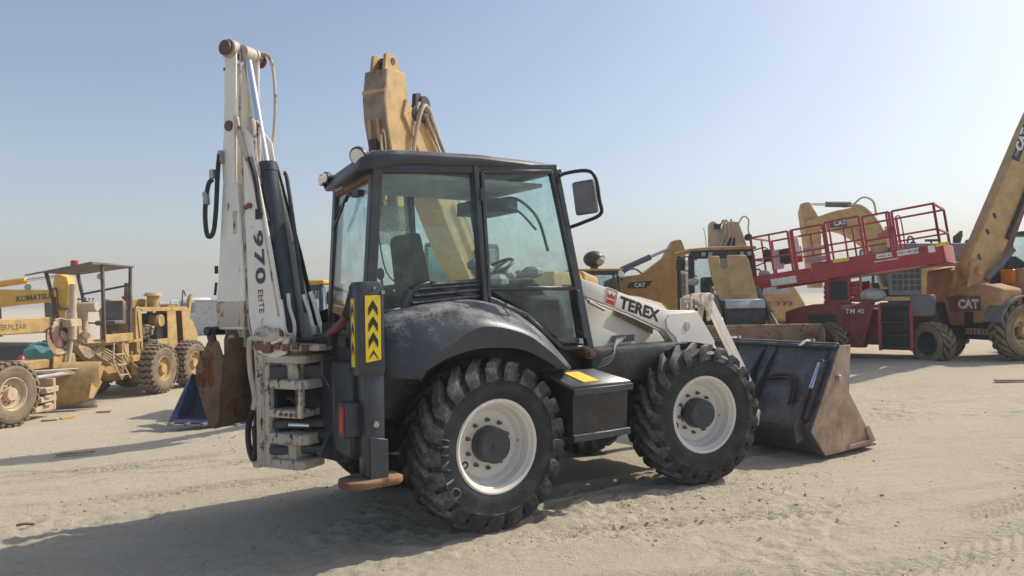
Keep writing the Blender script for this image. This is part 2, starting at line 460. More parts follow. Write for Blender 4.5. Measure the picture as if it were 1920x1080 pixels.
def sand_material():
    m = bpy.data.materials.new('sand'); m.use_nodes = True
    nt = m.node_tree; N = nt.nodes; Lk = nt.links; b = N['Principled BSDF']
    tc = N.new('ShaderNodeTexCoord')
    def noise(sc, det, r, st=None, rot=0):
        n = N.new('ShaderNodeTexNoise'); n.inputs['Scale'].default_value = sc; n.inputs['Detail'].default_value = det; n.inputs['Roughness'].default_value = r
        if st:
            mp = N.new('ShaderNodeMapping'); mp.inputs['Scale'].default_value = st; mp.inputs['Rotation'].default_value = (0, 0, rot)
            Lk.new(tc.outputs['Object'], mp.inputs[0]); Lk.new(mp.outputs[0], n.inputs[0])
        else: Lk.new(tc.outputs['Object'], n.inputs[0])
        return n.outputs[0]
    def ramp(f, pts):
        r = N.new('ShaderNodeValToRGB'); e = r.color_ramp.elements
        while len(e) < len(pts): e.new(.5)
        for i, (p, c) in enumerate(pts): e[i].position = p; e[i].color = (*c, 1)
        Lk.new(f, r.inputs[0]); return r.outputs[0]
    def mix(f, a, c, mode='MIX'):
        n = N.new('ShaderNodeMix'); n.data_type = 'RGBA'; n.blend_type = mode
        if isinstance(f, float): n.inputs[0].default_value = f
        else: Lk.new(f, n.inputs[0])
        Lk.new(a, n.inputs[6]); Lk.new(c, n.inputs[7]); return n.outputs[2]
    big = ramp(noise(.45, 4, .6), [(.3, (0.480, 0.414, 0.308)), (.55, (0.585, 0.508, 0.383)), (.75, (0.685, 0.607, 0.467))])
    strk = ramp(noise(1.6, 5, .65, (.35, 3.2, 1), radians(-20)), [(.3, (0.488, 0.421, 0.325)), (.7, (0.672, 0.591, 0.452))])
    fine = ramp(noise(34, 6, .75), [(.25, (0.394, 0.338, 0.256)), (.5, (0.594, 0.517, 0.391)), (.8, (0.764, 0.690, 0.553))])
    c = mix(.5, big, strk); c = mix(.52, c, fine)
    spots = ramp(noise(45, 3, .6), [(.66, (1, 1, 1)), (.74, (.5, .45, .4))])
    c = mix(.8, c, spots, 'MULTIPLY')
    Lk.new(c, b.inputs['Base Color']); b.inputs['Roughness'].default_value = .95; b.inputs['Specular IOR Level'].default_value = .15
    h = N.new('ShaderNodeMath'); h.operation = 'ADD'
    Lk.new(noise(28, 8, .72), h.inputs[0]); Lk.new(noise(90, 4, .7), h.inputs[1])
    bp = N.new('ShaderNodeBump'); bp.inputs['Strength'].default_value = .8; bp.inputs['Distance'].default_value = .03
    Lk.new(h.outputs[0], bp.inputs['Height']); Lk.new(bp.outputs[0], b.inputs['Normal'])
    return m
g = obj('ground', gm, sand_material()); g['kind'] = 'structure'; g['label'] = 'pale sandy yard ground with wheel tracks'

# ------------------------------------------------------------------ tyres and wheels
def tyre_mesh(name, R, w, rim, nlug, lugh, lugw, path, both=True, n=72):
    """tyre about the local y axis; path = [(y fraction of half width, offset along the tread in m, top radius drop)]"""
    m = MB(); h = w / 2; Rc = R - lugh; q = Rc - rim
    half = [(rim - .015, h * .78), (rim + .012, h * .88), (rim + q * .18, h * .97), (rim + q * .40, h * 1.0), (rim + q * .62, h * .985),
            (rim + q * .66, h * 1.0), (rim + q * .69, h * .975), (rim + q * .85, h * .92), (Rc - .012, h * .80), (Rc, h * .55)]
    prof = half + [(Rc + .004, 0)] + [(r, -y) for r, y in half[::-1]]
    m.lathe(half[:8], n=n); m.lathe([(r, -y) for r, y in half[:8][::-1]], n=n)
    m.mi = 2; m.lathe(half[7:] + [(Rc + .004, 0)] + [(r, -y) for r, y in half[7:][::-1]], n=n)
    m.mi = 1
    for s in ((1, -1) if both else (1,)):
        for i in range(nlug):
            a0 = 2 * pi * i / nlug + (pi / nlug if s < 0 else 0)
            secs = []
            for k, st in enumerate(path):
                yf, off, drop = st[:3]; lw = lugw * (st[3] if len(st) > 3 else 1); base = st[4] if len(st) > 4 else Rc - .01
                rt = R - drop; a = a0 + off / R; y = s * yf * h
                da, db = lw / 2 / R, lw / 2 * 1.35 / R
                secs.append([(base * cos(a - db), y, base * sin(a - db)), (rt * cos(a - da), y, rt * sin(a - da)),
                             (rt * cos(a + da), y, rt * sin(a + da)), (base * cos(a + db), y, base * sin(a + db))])
            m.loft(secs)
    me = m.mesh(name, sharp=35)
    return me
def rim_mesh(name, r, w, dish, hole, side=1, n=56):
    """open dished rim; side=+1 shows its face to +y"""
    m = MB(); h = w / 2 * side
    m.lathe([(r - .03, h * .80), (r - .006, h * .80), (r, h * .86), (r, h * .93), (r - .014, h * .97), (r - .028, h * .93), (r - .034, h * .82), (r - .05, h * .74),
             (r - .062, h * .4), (r - .07, h - side * dish * .75), (r - .10, h - side * dish), (hole, h - side * dish),
             (hole, h - side * (dish + .03)), (r - .09, h - side * (dish + .03)), (r - .06, -h * .8), (r, -h * .9), (r, -h * .8), (r - .05, -h * .7)], n=n)
    return m.mesh(name, sharp=30)

AG = [(-.05, 0, .004, .9), (.30, .045, .0, 1), (.62, .11, .006, 1.1), (.90, .19, .028, 1.25), (1.0, .225, .06, 1.3, 0), (1.03, .235, .115, 1.2, 0)]
def ag(R, lugh):
    return [(a[0], a[1], a[2], a[3], (R - lugh - .01) if i < 4 else R - lugh * 2.2 - .03) for i, a in enumerate(AG)]
TY_R, TY_W, RIM_R = .664, .43, .36
TY_REAR = tyre_mesh('tyre', TY_R, TY_W, RIM_R - .02, 21, .060, .078, ag(TY_R, .060))
TY_FRONT = tyre_mesh('tyre', TY_R, TY_W, RIM_R - .02, 21, .064, .05, [(a, b * 1.3, c, d, e) for a, b, c, d, e in ag(TY_R, .062)])
RIM = rim_mesh('wheel', RIM_R, .42, .17, .10, -1)
def nut_mesh():
    m = MB(); m.cyl((0, 0, 0), (0, -.012, 0), .017, n=12); m.cyl((0, -.012, 0), (0, -.034, 0), .0135, .012, n=6); m.cyl((0, -.034, 0), (0, -.046, 0), .007, n=8)
    return m.mesh('wheel_nut')
NUT = nut_mesh()
def hub_mesh(r, l):
    m = MB(); m.lathe([(.02, 0), (r * 1.04, 0), (r * 1.04, -l * .3), (r, -l * .34), (r, -l * .92), (r * .94, -l), (.03, -l), (.028, -l - .006), (.005, -l - .006)], n=32)
    return m.mesh('hub_cap')
HUB = hub_mesh(.135, .135)
# ------------------------------------------------------------------ the backhoe loader (x forward, y left, near side is -y)
bh = thing('backhoe_loader', 'white and charcoal backhoe loader in the foreground with boom folded up and front bucket lowered', 'backhoe loader',
           (-.708, 6.406, 0), radians(33.753))
def wheel(parent, pos, yaw, tyre, rim, tm, rm, hub=None, nuts=0, nut_r=.185, disc_y=-.04, hub_m=None, flip=False, nut_m=None):
    w = obj('wheel', rim, rm, parent); w.location = pos; w.rotation_euler = (0, 0, yaw + (pi if flip else 0))
    obj('tyre', tyre, tm, w)
    if hub: 
        h = obj('hub_cap', hub, hub_m, w); h.location = (0, disc_y, 0)
    for k in range(nuts):
        a = 2 * pi * (k + .5) / nuts
        q = obj('wheel_nut', NUT, nut_m, w); q.location = (nut_r * cos(a), disc_y, nut_r * sin(a))
    return w
YC = -1.05 + .205
tm = [M['tyre'], M['tyre_tread'], M['tyre']]
for x, st, ty in ((0, 0, TY_REAR), (2.326, radians(-10.4), TY_FRONT)):
    w = wheel(bh, (x, YC, .664), st, ty, RIM, tm, M['white_rim'], HUB, 10, hub_m=M['charcoal'], nut_m=M['nut_rust'])
    m = MB(); m.lathe([(.016, -.038), (.03, -.038), (.03, -.043), (.016, -.043)], o=(.245 * cos(radians(215)), 0, .245 * sin(radians(215))), n=16)
    m.build('valve_hole', M['print_black'], w)
    w.rotation_euler[1] = random.uniform(0, 1)
    wheel(bh, (x, -YC, .664), st, ty, RIM, tm, M['white_rim'], HUB, 10, hub_m=M['charcoal'], flip=True, nut_m=M['nut_rust'])
    if x == 0: rearw = w
    # raised sidewall lettering
rearw.rotation_euler[1] = 0
def arc_text(txt, parent, r, a0, step, size, y, m_, name='sidewall_letter'):
    for i, ch in enumerate(txt):
        a = a0 - step * i
        rad = Vector((cos(a), 0, sin(a))); tang = Vector((sin(a), 0, -cos(a)))
        o = lettering(ch, rad * r + Vector((0, y, 0)) - tang * size * .35, tang, rad, size, m_, None, bold=.03)
        bmj = bmesh.new(); bmj.from_mesh(o.data); bpy.data.objects.remove(o, do_unlink=True)
        ex = bmesh.ops.extrude_face_region(bmj, geom=bmj.faces[:])
        bmesh.ops.translate(bmj, verts=[v for v in ex['geom'] if isinstance(v, bmesh.types.BMVert)], vec=(0, .012, 0))
        bmesh.ops.recalc_face_normals(bmj, faces=bmj.faces[:])
        me = bpy.data.meshes.new(name); bmj.to_mesh(me); bmj.free()
        obj(name, me, m_, parent)
arc_text('OTANI', rearw, .44, radians(218), radians(13.5), .115, -TY_W / 2 - .006, M['tyre_tread'])

# ---- chassis and axles
m = MB()
m.bb(-.95, 2.95, -.36, .36, .58, 1.12); m.bb(-1.02, -.75, -.62, .62, .62, 1.35)
m.bb(.65, 1.9, -.52, .52, .50, .95)
m.build('chassis_frame', M['black_steel'], bh, .015)
for x in (0, 2.326):
    m = MB(); m.cyl((x, -.78, .664), (x, .78, .664), .115); m.ball((x, 0, .64), .24)
    for s in (-1, 1): m.cyl((x, s * .62, .664), (x, s * .86, .664), .2, .17)
    m.build('axle', M['black_steel'], bh)
m = MB(); m.prism([(.62, .30), (1.02, .28), (1.2, .42), (1.2, .62), (.6, .62)], -.35, .05); m.build('sump_guard', M['black_steel'], bh, .03)

# ---- near and far mudguards
arch = [(-.69, 1.23), (-.56, 1.305), (-.40, 1.37), (-.14, 1.415), (.2, 1.39), (.42, 1.30), (.57, 1.21)]
ridge = [(-.655, 1.215), (-.56, 1.36), (-.40, 1.465), (-.14, 1.575), (.22, 1.51), (.47, 1.36), (.66, 1.20)]
topc = [(-.93, 1.24), (-.86, 1.47), (-.66, 1.635), (-.2, 1.71), (.26, 1.60), (.60, 1.40), (.80, 1.20)]
join = [(-.96, 1.24), (-.91, 1.56), (-.70, 1.70), (-.05, 1.78), (.38, 1.69), (.72, 1.46), (.90, 1.20)]
def crm(P, n):
    P = [Vector(p) for p in P]; Q = [P[0] * 2 - P[1]] + P + [P[-1] * 2 - P[-2]]; out = []
    for i in range(1, len(Q) - 2):
        for k in range(n):
            t = k / n; a, b, c, d = Q[i - 1:i + 3]
            out.append(.5 * (2 * b + (c - a) * t + (2 * a - 5 * b + 4 * c - d) * t * t + (3 * b - a - 3 * c + d) * t ** 3))
    out.append(P[-1]); return out
for s in (-1, 1):
    rows = [[(x, s * 1.05, z) for x, z in arch], [(x, s * 1.085, z) for x, z in arch]]
    A = [crm([Vector((x, s * y, z)) for x, z in c], 5) for c, y in ((arch, 1.075), (ridge, 1.095), (topc, .93), (join, .68))]
    m = MB(); skin = []
    for k in range(len(A[0])):
        a, r, t_, j = A[0][k], A[1][k], A[2][k], A[3][k]
        lip = a + Vector((0, -s * .05, -.005))
        r2 = r.lerp(t_, .06) + Vector((0, 0, .012))
        prof = [lip, a, r, r2, r.lerp(t_, .4) + Vector((0, s * .018, .012)), t_.lerp(r, .22) + Vector((0, s * .012, .008)), t_, t_.lerp(j, .5) + Vector((0, 0, .006)), j]
        skin.append(prof)
    m.loft(skin, caps=False, closed=False)
    f = m.build('mudguard', M['charcoal_dusty'], bh, sharp=28)
    md = f.modifiers.new('thick', 'SOLIDIFY'); md.thickness = .018; md.offset = -1 if s < 0 else 1
    m = MB(); m.prism([(-.95, .9), (.85, .9), (.9, 1.2), (.5, 1.62), (-.05, 1.74), (-.66, 1.66), (-.93, 1.4)], s * .60, s * .64)
    m.build('inner_wheel_arch', M['black_steel'], bh)

# ---- cab
def yw(x): return .605 + (x + .85) * .055
def cp(x, z, s, d=0):
    k = max(0, min(1, (.3 - x) / 1.15)) if s > 0 else 0      # the cab tapers towards its far rear corner
    return (x + k * .14, s * (yw(x) - d - k * .10), z)
m = MB(); m.bb(-.88, 1.18, -.60, .60, 1.02, 1.42); m.build('cab_floor', M['charcoal'], bh, .02)
m = MB()
for s in (-1, 1):
    m.beam(cp(-.86, 1.40, s), cp(-.76, 2.79, s), .085, .075, (0, 1, 0))
    m.beam(cp(.135, 1.70, s), cp(.06, 2.86, s), .05, .085, (0, 1, 0))
    m.beam(cp(1.19, 1.28, s), cp(.85, 2.88, s), .06, .07, (0, 1, 0))
    m.beam(cp(-.78, 2.775, s), cp(.86, 2.885, s), .08, .06, (0, 1, 0))
    m.path([cp(.06, 1.80, s, -.004), cp(-.34, 1.905, s, -.004), cp(-.50, 1.86, s, -.004), cp(-.575, 1.71, s, -.004), cp(-.80, 1.665, s, -.004)], .05, .04)
m.beam((-.765, -.6, 2.76), (-.635, .5, 2.76), .07, .09); m.beam((-.86, -.6, 1.46), (-.73, .47, 1.46), .06, .14)
m.beam((.86, -.69, 2.88), (.86, .69, 2.88), .07, .06); m.beam((1.19, -.7, 1.30), (1.19, .7, 1.30), .07, .12)
m.build('cab_frame', M['charcoal'], bh, .008)
m = MB(); m.mi = 0
m.beam(cp(-.80, 2.70, -1, -.012), cp(-.845, 1.75, -1, -.012), .022, .02, (0, 1, 0))
m.beam((-.79, -.58, 2.715), (-.665, .46, 2.715), .03, .03)
m.build('window_seal', M['rust_orange'], bh, label='rust stained strip round the rear window')
# glazing
def pane(name, pts, t=.008, mt='cab_glass'):
    m = MB(); P = [Vector(p) for p in pts]; n = (P[1] - P[0]).cross(P[2] - P[0]).normalized() * t
    m.loft([P, [p + n for p in P]]); return m.build(name, M[mt], bh)
for s in (-1, 1):
    pane('side_window', [cp(x, z, s, .005) for x, z in ((-.735, 2.75), (.045, 2.825), (.105, 1.86), (-.34, 1.915), (-.50, 1.865), (-.575, 1.72), (-.82, 1.67))])
    dm = MB()
    ring = [(.125, 2.81), (.80, 2.855), (1.155, 1.34), (.88, 1.34), (.52, 1.63), (.17, 1.78)]
    P = [Vector(cp(x, z, s, -.012)) for x, z in ring]
    dm.path(P, .035, .05, closed=True)
    dm.beam(cp(.16, 1.865, s, -.012), cp(1.075, 1.855, s, -.012), .035, .045, (0, 1, 0))
    dm.beam(cp(1.02, 1.84, s, -.012), cp(1.09, 1.42, s, -.012), .035, .12, (0, 1, 0))
    dm.prism([(.17, 1.80), (.34, 1.74), (.54, 1.655), (.74, 1.50), (.90, 1.34), (.84, 1.33), (.5, 1.60), (.17, 1.74)], s * yw(.5) - .02, s * yw(.5) + .02)
    door = dm.build('door', M['charcoal'], bh, .006)
    for nm, pg in (('door_glass', ((.14, 2.79), (.79, 2.835), (1.07, 1.88), (.165, 1.885))), ('door_glass', ((.20, 1.845), (1.0, 1.835), (1.04, 1.38), (.90, 1.385), (.54, 1.66)))):
        o = pane(nm, [cp(x, z, s, -.008) for x, z in pg]); o.parent = door
    h = MB(); h.beam(cp(1.02, 1.74, s, -.05), cp(1.05, 1.60, s, -.05), .03, .045, (0, 1, 0)); h.beam(cp(1.0, 1.50, s, -.05), cp(1.08, 1.44, s, -.05), .02, .02, (0, 1, 0))
    h.build('door_handle', M['print_black'], door, .006)
    h = MB()
    for x, z in ((.15, 2.0), (.10, 2.62)): h.cyl(cp(x, z - .05, s, -.03), cp(x, z + .05, s, -.03), .02, n=10)
    h.split('hinge', M['print_black'], door)
pane('rear_window', [(-.775, -.56, 2.72), (-.65, .47, 2.72), (-.745, .44, 1.50), (-.87, -.57, 1.50)])
pane('windscreen', [(.87, -.66, 2.85), (.87, .66, 2.85), (1.18, .68, 1.36), (1.18, -.68, 1.36)])
# louvred corner panel
for s in (-1, 1):
    m = MB()
    for k, (xa, za) in enumerate(((-.53, 1.70), (-.53, 1.755), (-.515, 1.81), (-.47, 1.86), (-.36, 1.895))):
        m.beam(cp(xa + .03, za + .0, s, -.012), cp(.09, za + .055 - k * .006, s, -.012), .03, .034, (0, s, .9))
    pl = MB(); pl.prism([(-.555, 1.66), (-.50, 1.85), (-.36, 1.90), (.10, 1.90), (.12, 1.74)], s * (yw(-.2) - .02), s * (yw(-.2) - .004))
    p_ = pl.build('louvre_panel', M['charcoal'], bh)
    m.split('louvre_slat', M['charcoal_dusty'], p_, .005)
# roof
m = MB(); secs = []
for x, w_, zb, zt in ((-.90, .60, 2.765, 2.80), (-.87, .635, 2.755, 2.86), (-.78, .66, 2.765, 2.915), (-.55, .675, 2.82, 2.935), (.1, .70, 2.85, 2.955), (.70, .71, 2.88, 2.945), (.90, .70, 2.895, 2.935), (.95, .66, 2.90, 2.92)):
    kk = max(0, min(1, (.3 - x) / 1.15)); wf = w_ - kk * .08; xf = x + kk * .14
    secs.append([(x, -w_, zb), (x, -w_ - .005, zt - .045), (x, -w_ + .02, zt - .012), (x, -w_ + .07, zt), (xf, wf - .07, zt), (xf, wf - .02, zt - .012), (xf, wf + .005, zt - .045), (xf, wf, zb)])
m.loft(secs); m.build('cab_roof', M['charcoal_dusty'], bh, .006, sharp=50)
def worklight(c, d, r, par=None, tilt=0):
    c, d = Vector(c), Vector(d).normalized()
    m = MB(); m.cyl(c - d * .07, c - d * .02, r * .62, r * .98, 20); m.cyl(c - d * .02, c + d * .012, r, r, 20); m.cyl(c - d * .03 - Vector((0, 0, r * 1.35)), c - d * .03, .014, n=8)
    o = m.build('work_light', M['black_steel'], bh, .003)
    m = MB(); m.cyl(c + d * .008, c + d * .018, r * .84, r * .80, 20); m.build('lens', M['lamp_glass'], o)
worklight((-.875, -.55, 2.865), (-.80, -.50, -.35), .074)
worklight((-.80, .37, 2.845), (-1, -.25, -.05), .05); worklight((-.795, .48, 2.84), (-1, -.25, -.05), .05)
m = MB(); m.tube([(-.77, -.20, 2.62), (-.78, -.10, 2.64), (-.78, -.02, 2.60)], .018); m.tube([(-.775, -.05, 2.61), (-.78, .10, 2.56), (-.785, .22, 2.48)], .009)
m.beam((-.785, .0, 2.58), (-.765, .30, 2.40), .014, .03); m.box((-.765, -.26, 2.63), (.05, .12, .05))
m.build('wiper', M['print_black'], bh)
# mirror
m = MB(); m.tube([(.86, -.70, 2.80), (.90, -.78, 2.84), (1.0, -.95, 2.845), (1.05, -1.0, 2.78), (1.08, -1.01, 2.6), (1.10, -1.0, 2.48), (1.03, -.86, 2.42), (1.00, -.72, 2.39)], .016, sub=6)
m.ball((.86, -.71, 2.79), .04)
mi_ = m.build('mirror_arm', M['print_black'], bh)
m = MB(); R_ = Matrix.Rotation(radians(-8), 3, 'Y') @ Matrix.Rotation(radians(22), 3, 'Z')
m.box((.965, -.965, 2.615), (.055, .21, .285), R_); m.build('mirror_head', M['grey_plastic'], mi_, .022, 2)
m = MB(); m.box(Vector((.965, -.965, 2.615)) + R_ @ Vector((-.030, 0, 0)), (.006, .18, .25), R_); m.build('mirror_glass', M['mirror_face'], mi_)
# interior
m = MB(); m.prism([(-.24, 1.72), (-.30, 2.33), (-.20, 2.36), (-.08, 1.80)], -.24, .24); seat = m.build('seat_backrest', M['dark_interior'], bh, .05, 2)
m = MB(); m.bb(-.26, .26, -.25, .25, 1.62, 1.76); m.bb(-.15, .15, -.16, .16, 1.4, 1.64); m.build('seat_cushion', M['dark_interior'], seat, .04, 2)
m = MB(); m.bb(.72, 1.12, -.42, .42, 1.4, 1.80); m.prism([(.66, 1.72), (.8, 1.95), (.95, 1.95), (1.1, 1.75)], -.3, .3); m.build('dashboard', M['dark_interior'], bh, .04)
m = MB(); c = Vector((.66, 0, 2.05)); ax = Vector((-.5, 0, .86)); a = Vector((.86, 0, .5)); b = Vector((0, 1, 0))
m.tube([c + (a * cos(t) + b * sin(t)) * .19 for t in [2 * pi * k / 24 for k in range(25)]], .016, sub=1)
for t in (0, 2.1, 4.2): m.cyl(c, c + (a * cos(t) + b * sin(t)) * .19, .012, n=6)
m.cyl(c, (.82, 0, 1.8), .03); m.build('steering_wheel', M['print_black'], bh)
for x, y in ((-.52, -.12), (-.38, -.16)):
    m = MB(); m.cyl((x + .06, y, 1.55), (x, y, 1.97), .011, n=8); m.ball((x - .005, y, 2.0), .032, sq=(1, 1, 1.6)); m.build('control_lever', M['dark_interior'], bh)
m = MB(); m.bb(-.62, -.34, -.32, .0, 1.4, 1.62); m.bb(-.3, .3, .32, .5, 1.4, 1.85); m.build('control_console', M['dark_interior'], bh, .03)
m = MB(); m.prism([(-.42, 2.62), (.02, 2.66), (.05, 2.30), (-.05, 2.22), (-.20, 2.30), (-.40, 2.24)], .485, .490); m.build('plastic_film', M['plastic_film'], bh)
m = MB(); m.bb(-.7, .8, -.58, .46, 2.74, 2.77); m.build('headlining', M['light_grey'], bh)
m = MB(); m.box((.62, .05, 2.62), (.35, .5, .12)); m.tube([(.5, -.3, 2.65), (.7, -.34, 2.66), (.9, -.36, 2.5), (1.0, -.38, 2.2)], .014); m.tube([(.5, -.2, 2.6), (.75, -.24, 2.58), (.93, -.3, 2.4)], .012)
m.tube([(-.72, -.5, 2.72), (-.70, -.5, 2.3), (-.64, -.5, 2.0), (-.5, -.5, 1.88)], .006)
m.build('hanging_wires', M['print_black'], bh)
m = MB(); random.seed(4)
for k in range(9): m.ball((.55 + random.uniform(-.15, .4), random.uniform(-.35, .3), 1.98 + random.uniform(-.1, .12)), random.uniform(.05, .12), 7, 5, (1, 1.2, .6))
m.build('crumpled_plastic_wrap', M['light_grey'], bh, sharp=10)

# ---- side steps and tank
for s in (-1, 1):
    m = MB(); P = lambda x, y, z: (x, s * y, z)
    m.loft([[P(.70, .55, .63), P(.71, 1.06, .63), P(.70, 1.08, 1.03), P(.62, .60, 1.15)], [P(1.28, .55, .63), P(1.29, 1.06, .63), P(1.30, 1.08, 1.03), P(1.22, .6, 1.15)]])
    st = m.build('step_box', M['black_steel'], bh, .006)
    m = MB(); m.loft([[P(.68, 1.095, 1.03), P(.68, 1.095, 1.062), P(.56, .86, 1.175), P(.56, .86, 1.15)], [P(1.32, 1.095, 1.03), P(1.32, 1.095, 1.062), P(1.10, .86, 1.165), P(1.10, .86, 1.14)]])
    tr = m.build('step_tread', M['charcoal'], st, .005)
    m = MB(); m.bb(.69, 1.33, s * 1.08, s * 1.11, .985, 1.04); m.bb(.70, 1.31, s * 1.05, s * 1.09, .61, .665); m.split('step_edge', M['charcoal_dusty'], st, .004)
    if s < 0:
        m = MB(); v = Vector((0, -.12, .25)).normalized() * .006
        q = [Vector((.74, -.905, 1.150)), Vector((.90, -.905, 1.149)), Vector((1.0, -1.06, 1.078)), Vector((.83, -1.06, 1.079))]
        m.loft([q, [p + Vector((0, -.002, .008)) for p in q]]); m.build('warning_sticker', M['sign_yellow'], tr)
    m = MB(); m.prism([(1.15, 1.02), (1.16, 1.26), (1.22, 1.32), (2.3, 1.33), (2.36, 1.25), (2.36, .98)], s * .52, s * .78); m.build('fuel_tank', M['black_steel'], bh, .035, 2)
m = MB()
for k in range(3): m.tube([(1.18 + .03 * k, -.76, 1.14 + .03 * k), (1.34 + .02 * k, -.80, 1.20 + .03 * k), (1.46, -.74, 1.33), (1.62 + .05 * k, -.60, 1.40)], .012)
m.build('hydraulic_hose', M['grey_plastic'], bh)
m = MB(); m.cyl((1.12, -.80, 1.29), (1.12, -.55, 1.29), .05); m.cyl((1.12, -.84, 1.29), (1.12, -.80, 1.29), .032); m.build('hinge_pin', M['rust_orange'], bh)

# ---- bonnet
m = MB(); secs = []
for x, zt in ((1.22, 1.87), (1.8, 1.72), (2.5, 1.56), (2.95, 1.44), (3.0, 1.38)):
    secs.append([(x, -.45, 1.0), (x, -.45, zt - .06), (x, -.40, zt), (x, .40, zt), (x, .45, zt - .06), (x, .45, 1.0)])
m.loft(secs); bon = m.build('bonnet', M['white_paint'], bh, .012)
for pg, nx_, nz_ in (([(1.70, 1.60), (1.72, 1.66), (2.22, 1.50), (2.20, 1.40)], 12, 5), ([(1.66, 1.345), (1.68, 1.405), (1.96, 1.405), (1.95, 1.345)], 8, 3)):
    m = MB(); m.prism(pg, -.458, -.452); gr = m.build('vent_grille', M['print_black'], bon)
    m = MB(); A_, B_, C_, D_ = [Vector((x, -.464, z)) for x, z in (pg[0], pg[1], pg[2], pg[3])]
    for k in range(nx_ + 1): m.beam(A_.lerp(D_, k / nx_), B_.lerp(C_, k / nx_), .005, .005)
    for k in range(nz_ + 1): m.beam(A_.lerp(B_, k / nz_), D_.lerp(C_, k / nz_), .005, .005)
    m.build('grille_mesh', M['steel'], gr)

# ---- loader arms, links, bucket
arm = [(1.16, 1.945), (1.78, 1.77), (2.23, 1.635), (2.62, 1.622), (2.87, 1.3), (3.25, .78), (3.60, .52), (3.56, .36), (3.15, .55), (2.75, 1.0), (2.45, 1.22), (2.29, 1.33), (2.19, 1.44), (1.77, 1.60), (1.16, 1.80)]
elbow = [(2.20, 1.46), (2.19, 1.55), (2.24, 1.60), (2.63, 1.612), (2.875, 1.30), (2.84, 1.08), (2.55, 1.14), (2.36, 1.27), (2.31, 1.37), (2.24, 1.42)]
for s in (-1, 1):
    m = MB(); m.prism(arm, s * .53, s * .65); la = m.build('loader_arm', M['white_paint'], bh, .012, 2)
    m = MB(); m.prism(elbow, s * .652, s * .668); m.build('elbow_plate', M['white_paint'], la, .005)
    m = MB(); m.cyl((2.47, s * .666, 1.47), (2.47, s * .674, 1.47), .045, n=24); m.build('pivot_cover', M['white_worn'], la, .002)
    m = MB(); m.tube([(1.2, s * .665, 1.76), (1.7, s * .665, 1.595), (2.1, s * .665, 1.44), (2.26, s * .62, 1.30)], .009, sub=1); m.tube([(1.22, s * .672, 1.735), (1.4, s * .672, 1.66)], .016, sub=1)
    m.build('arm_pipe', M['steel'], la)
    m = MB(); m.cyl((1.55, s * .42, 1.05), (2.2, s * .42, .82), .06); m.build('lift_cylinder', M['black_steel'], bh)
for y in (-.40,):
    m = MB()
    for yy in (y - .055, y + .055): m.prism([(2.72, 1.45), (2.73, 1.72), (2.79, 1.77), (2.90, 1.79), (3.06, 1.80), (3.11, 1.74), (3.05, 1.50), (3.0, 1.50), (2.99, 1.66), (2.83, 1.69), (2.79, 1.45)], yy - .011, yy + .011)
    m.cyl((2.77, y - .08, 1.72), (2.77, y + .08, 1.72), .03); m.cyl((3.06, y - .085, 1.75), (3.06, y + .085, 1.75), .035)
    lk = m.build('tilt_lever', M['white_worn'], bh, .015, 2)
    m = MB(); m.loft([[(3.01, y - .035, 1.75), (3.11, y - .035, 1.77), (3.11, y + .035, 1.77), (3.01, y + .035, 1.75)], [(3.68, y - .035, .72), (3.78, y - .035, .76), (3.78, y + .035, .76), (3.68, y + .035, .72)]])
    m.build('tilt_link', M['white_paint'], lk, .01)
    m = MB(); m.cyl((2.80, y, 1.62), (3.02, y, 1.2), .045); m.cyl((2.9, y - .05, 1.45), (3.25, y - .05, .9), .02); m.build('tilt_cylinder', M['white_worn'], lk)
m = MB(); m.bb(2.95, 3.05, -.53, .53, .95, 1.1); m.build('arm_cross_tube', M['white_paint'], bh, .02)

dz = .0
shell = [(4.36, 1.20), (4.325, 1.19), (4.15, .925), (3.97, .645), (3.80, .365), (3.83, .29), (4.0, .072), (4.9, .075)]
inner = [(4.9, .095), (4.015, .10), (3.86, .31), (3.835, .37), (4.0, .635), (4.18, .915), (4.34, 1.15), (4.36, 1.165)]
m = MB(); m.prism(shell + inner, -1.10, 1.10); fb = m.build('loader_bucket', M['bucket_back'], bh, .004, label='dark blue grey front bucket with bare rusty side plate')
sp = [(4.33, 1.205), (4.52, 1.20), (4.47, .69), (4.92, .11), (4.9, .07), (4.02, .06), (3.78, .34)]
for s in (-1, 1):
    m = MB(); m.prism(sp, s * 1.102, s * 1.128); si = m.build('side_plate', M['bucket_side'], fb, .004)
    m = MB(); m.prism([(4.40, .08), (4.93, .11), (4.80, .30), (4.74, .27), (4.80, .14), (4.45, .12)], s * 1.129, s * 1.15); m.build('side_cutter', M['bucket_side'], si, .004)
    m = MB(); m.lathe([(.008, s * 1.165), (.028, s * 1.165), (.034, s * 1.155), (.034, s * 1.14), (.045, s * 1.138), (.045, s * 1.128)], o=(4.26, 0, .86), n=16, cap=True); m.build('bolt', M['steel'], si)
m = MB(); m.beam((4.33, -1.1, 1.21), (4.33, 1.1, 1.21), .05, .035); m.cyl((4.29, -1.1, 1.185), (4.29, 1.1, 1.185), .022); m.build('top_lip', M['charcoal_dusty'], fb, .005)
m = MB(); m.bb(4.75, 4.98, -1.12, 1.12, .05, .074); m.build('cutting_edge', M['rust_orange'], fb, .004)
for y in (-.36, -.20, .20, .36, -1.02, 1.02):
    m = MB(); m.prism([(4.31, 1.17), (4.16, 1.06), (3.86, .72), (3.62, .42), (3.66, .22), (3.84, .26), (3.79, .36), (3.96, .64)], y - .014, y + .014)
    if abs(y) < 1: m.cyl((4.0, y - .03, .84), (4.0, y + .03, .84), .03); m.cyl((3.72, y - .03, .40), (3.72, y + .03, .40), .03)
    m.build('rib', M['charcoal'], fb, .003)
